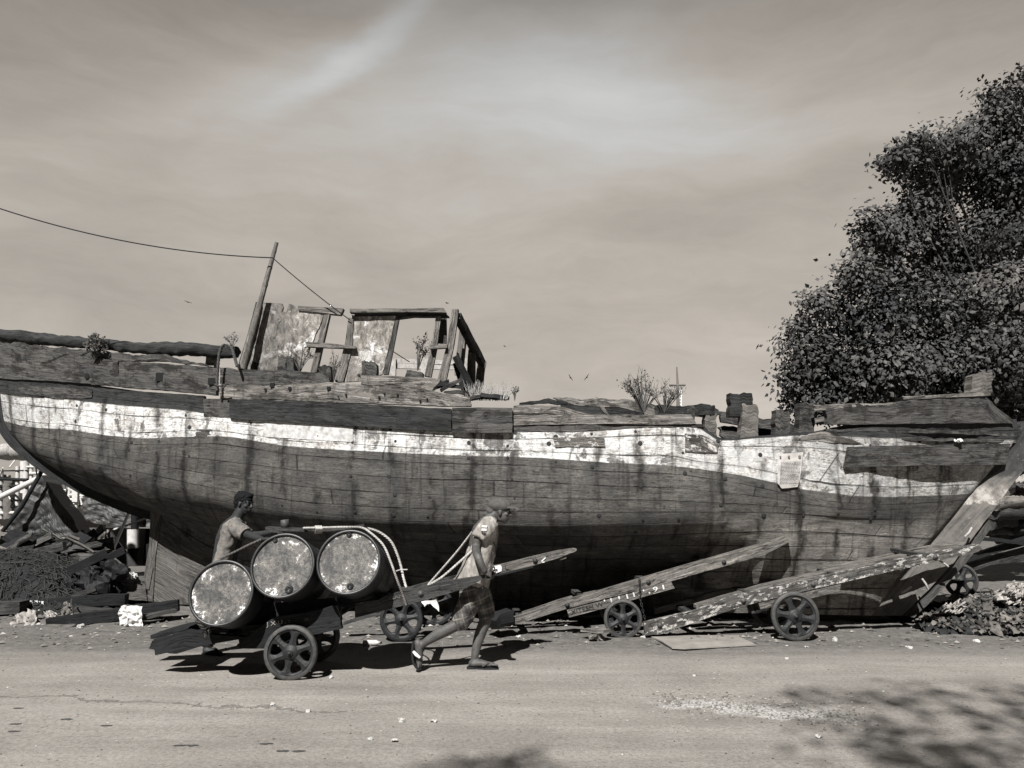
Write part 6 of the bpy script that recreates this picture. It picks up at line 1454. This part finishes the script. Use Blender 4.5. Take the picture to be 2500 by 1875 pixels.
# ================================================================== right side: log pile, rags
ln_ = [(1990,405,2330,395,.14),(1975,470,2330,455,.17),(1955,560,2140,540,.12),(2000,520,2330,505,.11),(1950,620,2330,600,.09),(2110,300,2330,280,.16),(2060,340,2200,330,.12),(2150,240,2330,230,.14),(1960,590,2300,575,.06),(2120,560,2330,550,.14)]
lbl = ['thick log on the log pile level with the stem\'s white paint','thickest log lying in the middle of the log pile','short split log poking out low on the log pile','round log between two thick ones in the log pile','bottom thin log of the log pile','high round log near the top of the log pile','short stub log near the top of the log pile','topmost log of the log pile at the right edge','thin dark pole at the foot of the log pile','round log at the right edge, low on the log pile']
for k, (x0, y0, x1, y1, r_) in enumerate(ln_):
    q = MB(); pts = resample([z9(x0,y0,13.2+.1*k), z9(x1,y1,13.4+.1*k)], 20); q.tube(pts, [r_*(.92+.16*nz((i*.3, k, 0), 1)) for i in range(20)], 12)
    for i, v_ in enumerate(q.v): q.v[i] = tuple(V(v_)+nz3(v_, 3, k)*.035+nz3(v_, 11, k)*.012)
    top(q, 'log', WM if k % 3 else WL, lbl[k], 'log', 'logs in the pile beyond the stem')
q = MB()
for i in range(26): crumple(q, z9(rr.uniform(1960, 2330), rr.uniform(430, 620), rr.uniform(13.6, 14.4)), rr.uniform(.15,.3), 8, .7, i)
top(q, 'rubbish_pile', plain('dark_rubbish', .02, .7, 12), 'dark rubbish filling the gaps behind the log pile', 'rubbish', None, 'stuff')
cloth('white tarp draped high on the log pile at the right edge', 'tarp', [(2110,215),(2200,190),(2300,185)], [(2120,245),(2200,235),(2300,235)], 13.0, 13.4, RGL, 21, fr=z9, cat='tarp')
plank_thing('dark thin spar lying behind the stem toward the right edge', [z9(1860,680,11.8), z9(2212,715,12.0)], .08, .06, CD, group=TG)
# rag heap
xa = g9(1330,1330).x; xb = g9(2600,1330).x
def hrag(x, y):
    u = (x-xa)/1.8; return min(max(u, 0), 1)**.8*.34*max(0, 1-abs((y-9.75)/1.1)**2)
mound('rag_heap', np.arange(xa-.2, xb, .05), np.arange(8.7, 10.9, .06), hrag, RGD, 'heap of dirty rags and rubbish at the foot of the stem', 'rags', 'stuff', 6, .10)
q = MB(); qd = MB(); r2 = random.Random(5)
for i in range(480):
    x = xa+r2.random()**.8*(xb-xa); y = r2.uniform(8.75, 10.1); z = max(hrag(x, y), 0)+.03; t = qd if i % 3 == 0 else q; s_ = .035+.13*r2.random()**1.8; an = r2.uniform(-.6, .6); rows = []
    for a_ in range(13): rows.append([V((x, y, z))+Matrix.Rotation(an, 3, 'Z')@V(((a_/12-.5)*s_*2.6, (b_/8-.5)*s_*1.5, 0))+V((0,0,s_*(.22*nz((a_*.45, b_*.45, i), 1)+.16*math.sin(a_*1.3+b_*.6+i)+.1*math.sin(b_*2+i))))+nz3((a_*.6, b_*.6, i), 1, i)*s_*.5 for b_ in range(9)])
    t.grid(rows, None, True)
top(q, 'rag_scraps', plain('mixed_rags', .17, .9, 3.5, .95, .2, .8, .02), 'pale scraps of cloth strewn over the heap at the stem', 'rags', None, 'stuff')
top(qd, 'dark_rag_scraps', RGD, 'dark scraps of cloth strewn over the heap at the stem', 'rags', None, 'stuff')
for k in range(3):
    cloth(['big folded white cloth on top of the rag heap at the right edge','white sheet spread under the big folded cloth on the rag heap','pale sack lying on the rag heap left of the folded white cloth'][k], 'white_cloth' if k < 2 else 'sack',
      [[(2080,1035),(2130,1010),(2190,1030),(2260,1040)],[(1985,1095),(2080,1075),(2260,1080)],[(1590,1200),(1680,1170),(1750,1190)]][k], [[(2085,1110),(2140,1120),(2260,1130)],[(1990,1140),(2100,1190),(2260,1200)],[(1600,1245),(1680,1250),(1745,1240)]][k],
      9.3-.1*k, 9.8, RGL, 30+k, fr=z9, fold=.085, n=40, m=22, cat='cloth')
q = MB(); c_ = z9(1918,1095,9.5); q.tube([c_+V((math.cos(t)*.07, 0, math.sin(t)*.055)) for t in [k*.33 for k in range(20)]], .008, 6); top(q, 'wire_loop', RIM, 'small loop of pale wire standing on the rag heap', 'wire')
# ================================================================== grit, stones, litter
def pebbles(q, n, xr, yr, smin, smax, r, pw=2.2):
    for i in range(n):
        y = lerp(yr[0], yr[1], r.random()**.8); x = r.uniform(*xr); s_ = smin+(smax-smin)*r.random()**pw; c = V((x, y, gz(x, y)+s_*.25)); b0_ = len(q.v)
        P6 = [(1,0,0),(-1,0,0),(0,1,0),(0,-1,0),(0,0,.8),(0,0,-.6)]; q.add([c+V((p[0]*r.uniform(.6,1.3), p[1]*r.uniform(.6,1.2), p[2]*r.uniform(.5,1)))*s_ for p in P6], [(0,2,4),(2,1,4),(1,3,4),(3,0,4),(2,0,5),(1,2,5),(3,1,5),(0,3,5)])
r3 = random.Random(77)
m_ = NT('grit_stone'); isl = m_.node('ShaderNodeNewGeometry').outputs['Random Per Island']; GRM = m_.out(m_.tramp(isl, [(0, .08), (.6, .25), (.9, .34), (1, .5)]), .95)
q = MB(); pebbles(q, 3600, (-8, 8), (2.9, 8.6), .003, .011, r3, 3); top(q, 'grit', GRM, 'fine loose grit scattered over the road', 'grit', None, 'stuff')
q = MB(); pebbles(q, 3400, (-8.5, 8.5), (8.0, 10.1), .005, .038, r3, 3.5); top(q, 'rubble', GRM, 'small rubble and gravel strewn along the foot of the hull', 'rubble', None, 'stuff')
q = MB(); 
for i in range(900):
    t = r3.random(); g_ = GD(lerp(1420,1880,t)+r3.gauss(0,12), lerp(1512,1552,t)+r3.gauss(0,9+10*t)); s_ = r3.uniform(.003,.012); c = V((g_.x, g_.y, gz(g_.x, g_.y)+s_*.3)); q.add([c+V(p)*s_ for p in [(1,0,0),(-1,.2,0),(0,1,0),(.2,-1,0),(0,0,.9)]], [(0,2,4),(2,1,4),(1,3,4),(3,0,4)])
m_ = NT('crushed_stone'); isl = m_.node('ShaderNodeNewGeometry').outputs['Random Per Island']; top(q, 'crushed_stone', m_.out(m_.tramp(isl, [(0, .15), (.5, .27), (1, .42)]), .95), 'pale crushed stone in a streak across the road', 'crushed stone', None, 'stuff')
stm = plain('pale_stone', .42, .4, 14); stb_ = None
for k, (x, y, s_) in enumerate([(1345,1371,.03),(1390,1381,.028),(1755,1372,.03),(1803,1385,.035),(2107,1388,.035),(716,1465,.022),(588,1523,.02),(666,1538,.02),(868,1560,.024),(1463,1393,.02),(1700,1424,.018),(1965,1402,.03),(2150,1368,.03),(1500,1462,.015),(610,1360,.03),(1120,1376,.03),(175,1358,.045),(800,1602,.018)]):
    g_ = GD(x, y); q = MB(); crumple(q, (g_.x, g_.y, gz(g_.x, g_.y)+s_*.3), s_, 7, .6, k)
    top(q, 'stone', stm, 'small pale stone lying loose on the dirt road', 'stone', 'loose stones on the road')
for k, (x, y, lab) in enumerate([(867,1558,'crumpled white paper scrap on the road below the walking man'),(937,1560,'flat white scrap right of the crumpled paper on the road'),(852,1606,'curled white peel low on the road'),(1742,1400,'flat white paper bit before the white-streaked cart'),(2180,1362,'white scrap at the foot of the rag heap'),(1770,1595,'white scrap beside the crushed stone streak')]):
    g_ = GD(x, y); q = MB(); rows = [[V((g_.x+(i/5-.5)*.042, g_.y+(j/3-.5)*.028, gz(g_.x, g_.y)+.012+.02*nz((i*.5, j*.6, k), 1.3))) for j in range(4)] for i in range(6)]; q.grid(rows); top(q, 'paper_scrap', pm, lab, 'litter', 'scraps of litter')
for k, (x, y, lab) in enumerate([(40,1530,'dark oil blot on the road, topmost at the left edge'),(33,1562,'dark oil blot on the road, second one down at the left edge'),(30,1577,'dark oil blot on the road, lowest at the left edge'),(143,1553,'dark oil blot right of those at the left edge'),(230,1567,'dark oil blot below the cart\'s tail'),(388,1611,'dark oil blot near the bottom, left of a smaller one'),(415,1611,'smaller dark oil blot near the bottom'),(575,1609,'dark oil blot near the bottom, under the cart wheel'),(610,1625,'dark oil blot at the bottom edge, left of the last one'),(645,1626,'last dark oil blot to the right at the bottom edge')]):
    g_ = GD(x, y); q = MB(); n_ = 18; q.add([V((g_.x+math.cos(t*2*PI/n_)*.042*(1+.8*nz((math.cos(t*.35)*2, math.sin(t*.35)*2, k), 1)), g_.y+math.sin(t*2*PI/n_)*.013*(1+.8*nz((t*.5,k,3),1)), gz(g_.x+math.cos(t*2*PI/n_)*.05, g_.y+math.sin(t*2*PI/n_)*.02)+.004)) for t in range(n_)], [tuple(range(n_))]); top(q, 'oil_blot', plain('oil_stain', .09, .5, 30), lab, 'stain', 'oil blots on the road')
q = MB(); pts = [GD(1400,1372,.02), GD(1428,1384,.03), GD(1452,1399,.03), GD(1480,1400,.03), GD(1634,1392,.025), GD(1590,1372,.02)]
q.poly(pts, (0,.0,-.012)); top(q, 'hardboard_sheet', plain('hardboard', .3, .25, 6, .9), 'thin flat sheet of board lying on the road between the two parked carts', 'board')
q = MB(); crumple(q, g8(900,990,.05), .09, 9, .5, 4); q.beam([g8(800,935,.1), g8(980,945,.12)], .14, .03, n=5, rough=.01); top(q, 'broken_plank', WL, 'broken plank and stone wedged before the chained cart\'s wheel', 'plank')
q = MB(); q.beam([z7(1040,1180,8.6), z7(1080,1135,8.65), z7(1200,1110,8.7)], .2, .12, n=8, rough=.02); top(q, 'timber_block', CD, 'dark timber lump just behind the walking man\'s leading knee', 'timber', TG)
q = MB()
g_ = g6(1290,1285,.03); q.lathe([(0,0),(.025,0),(.028,.02),(.028,.14),(.012,.17),(.012,.2),(0,.2)], tuple(g6(1580,1300,.03)), V((1,.1,0)), 12); top(q, 'plastic_bottle', wp, 'clear bottle lying on the road between the two carts\' wheels', 'bottle')
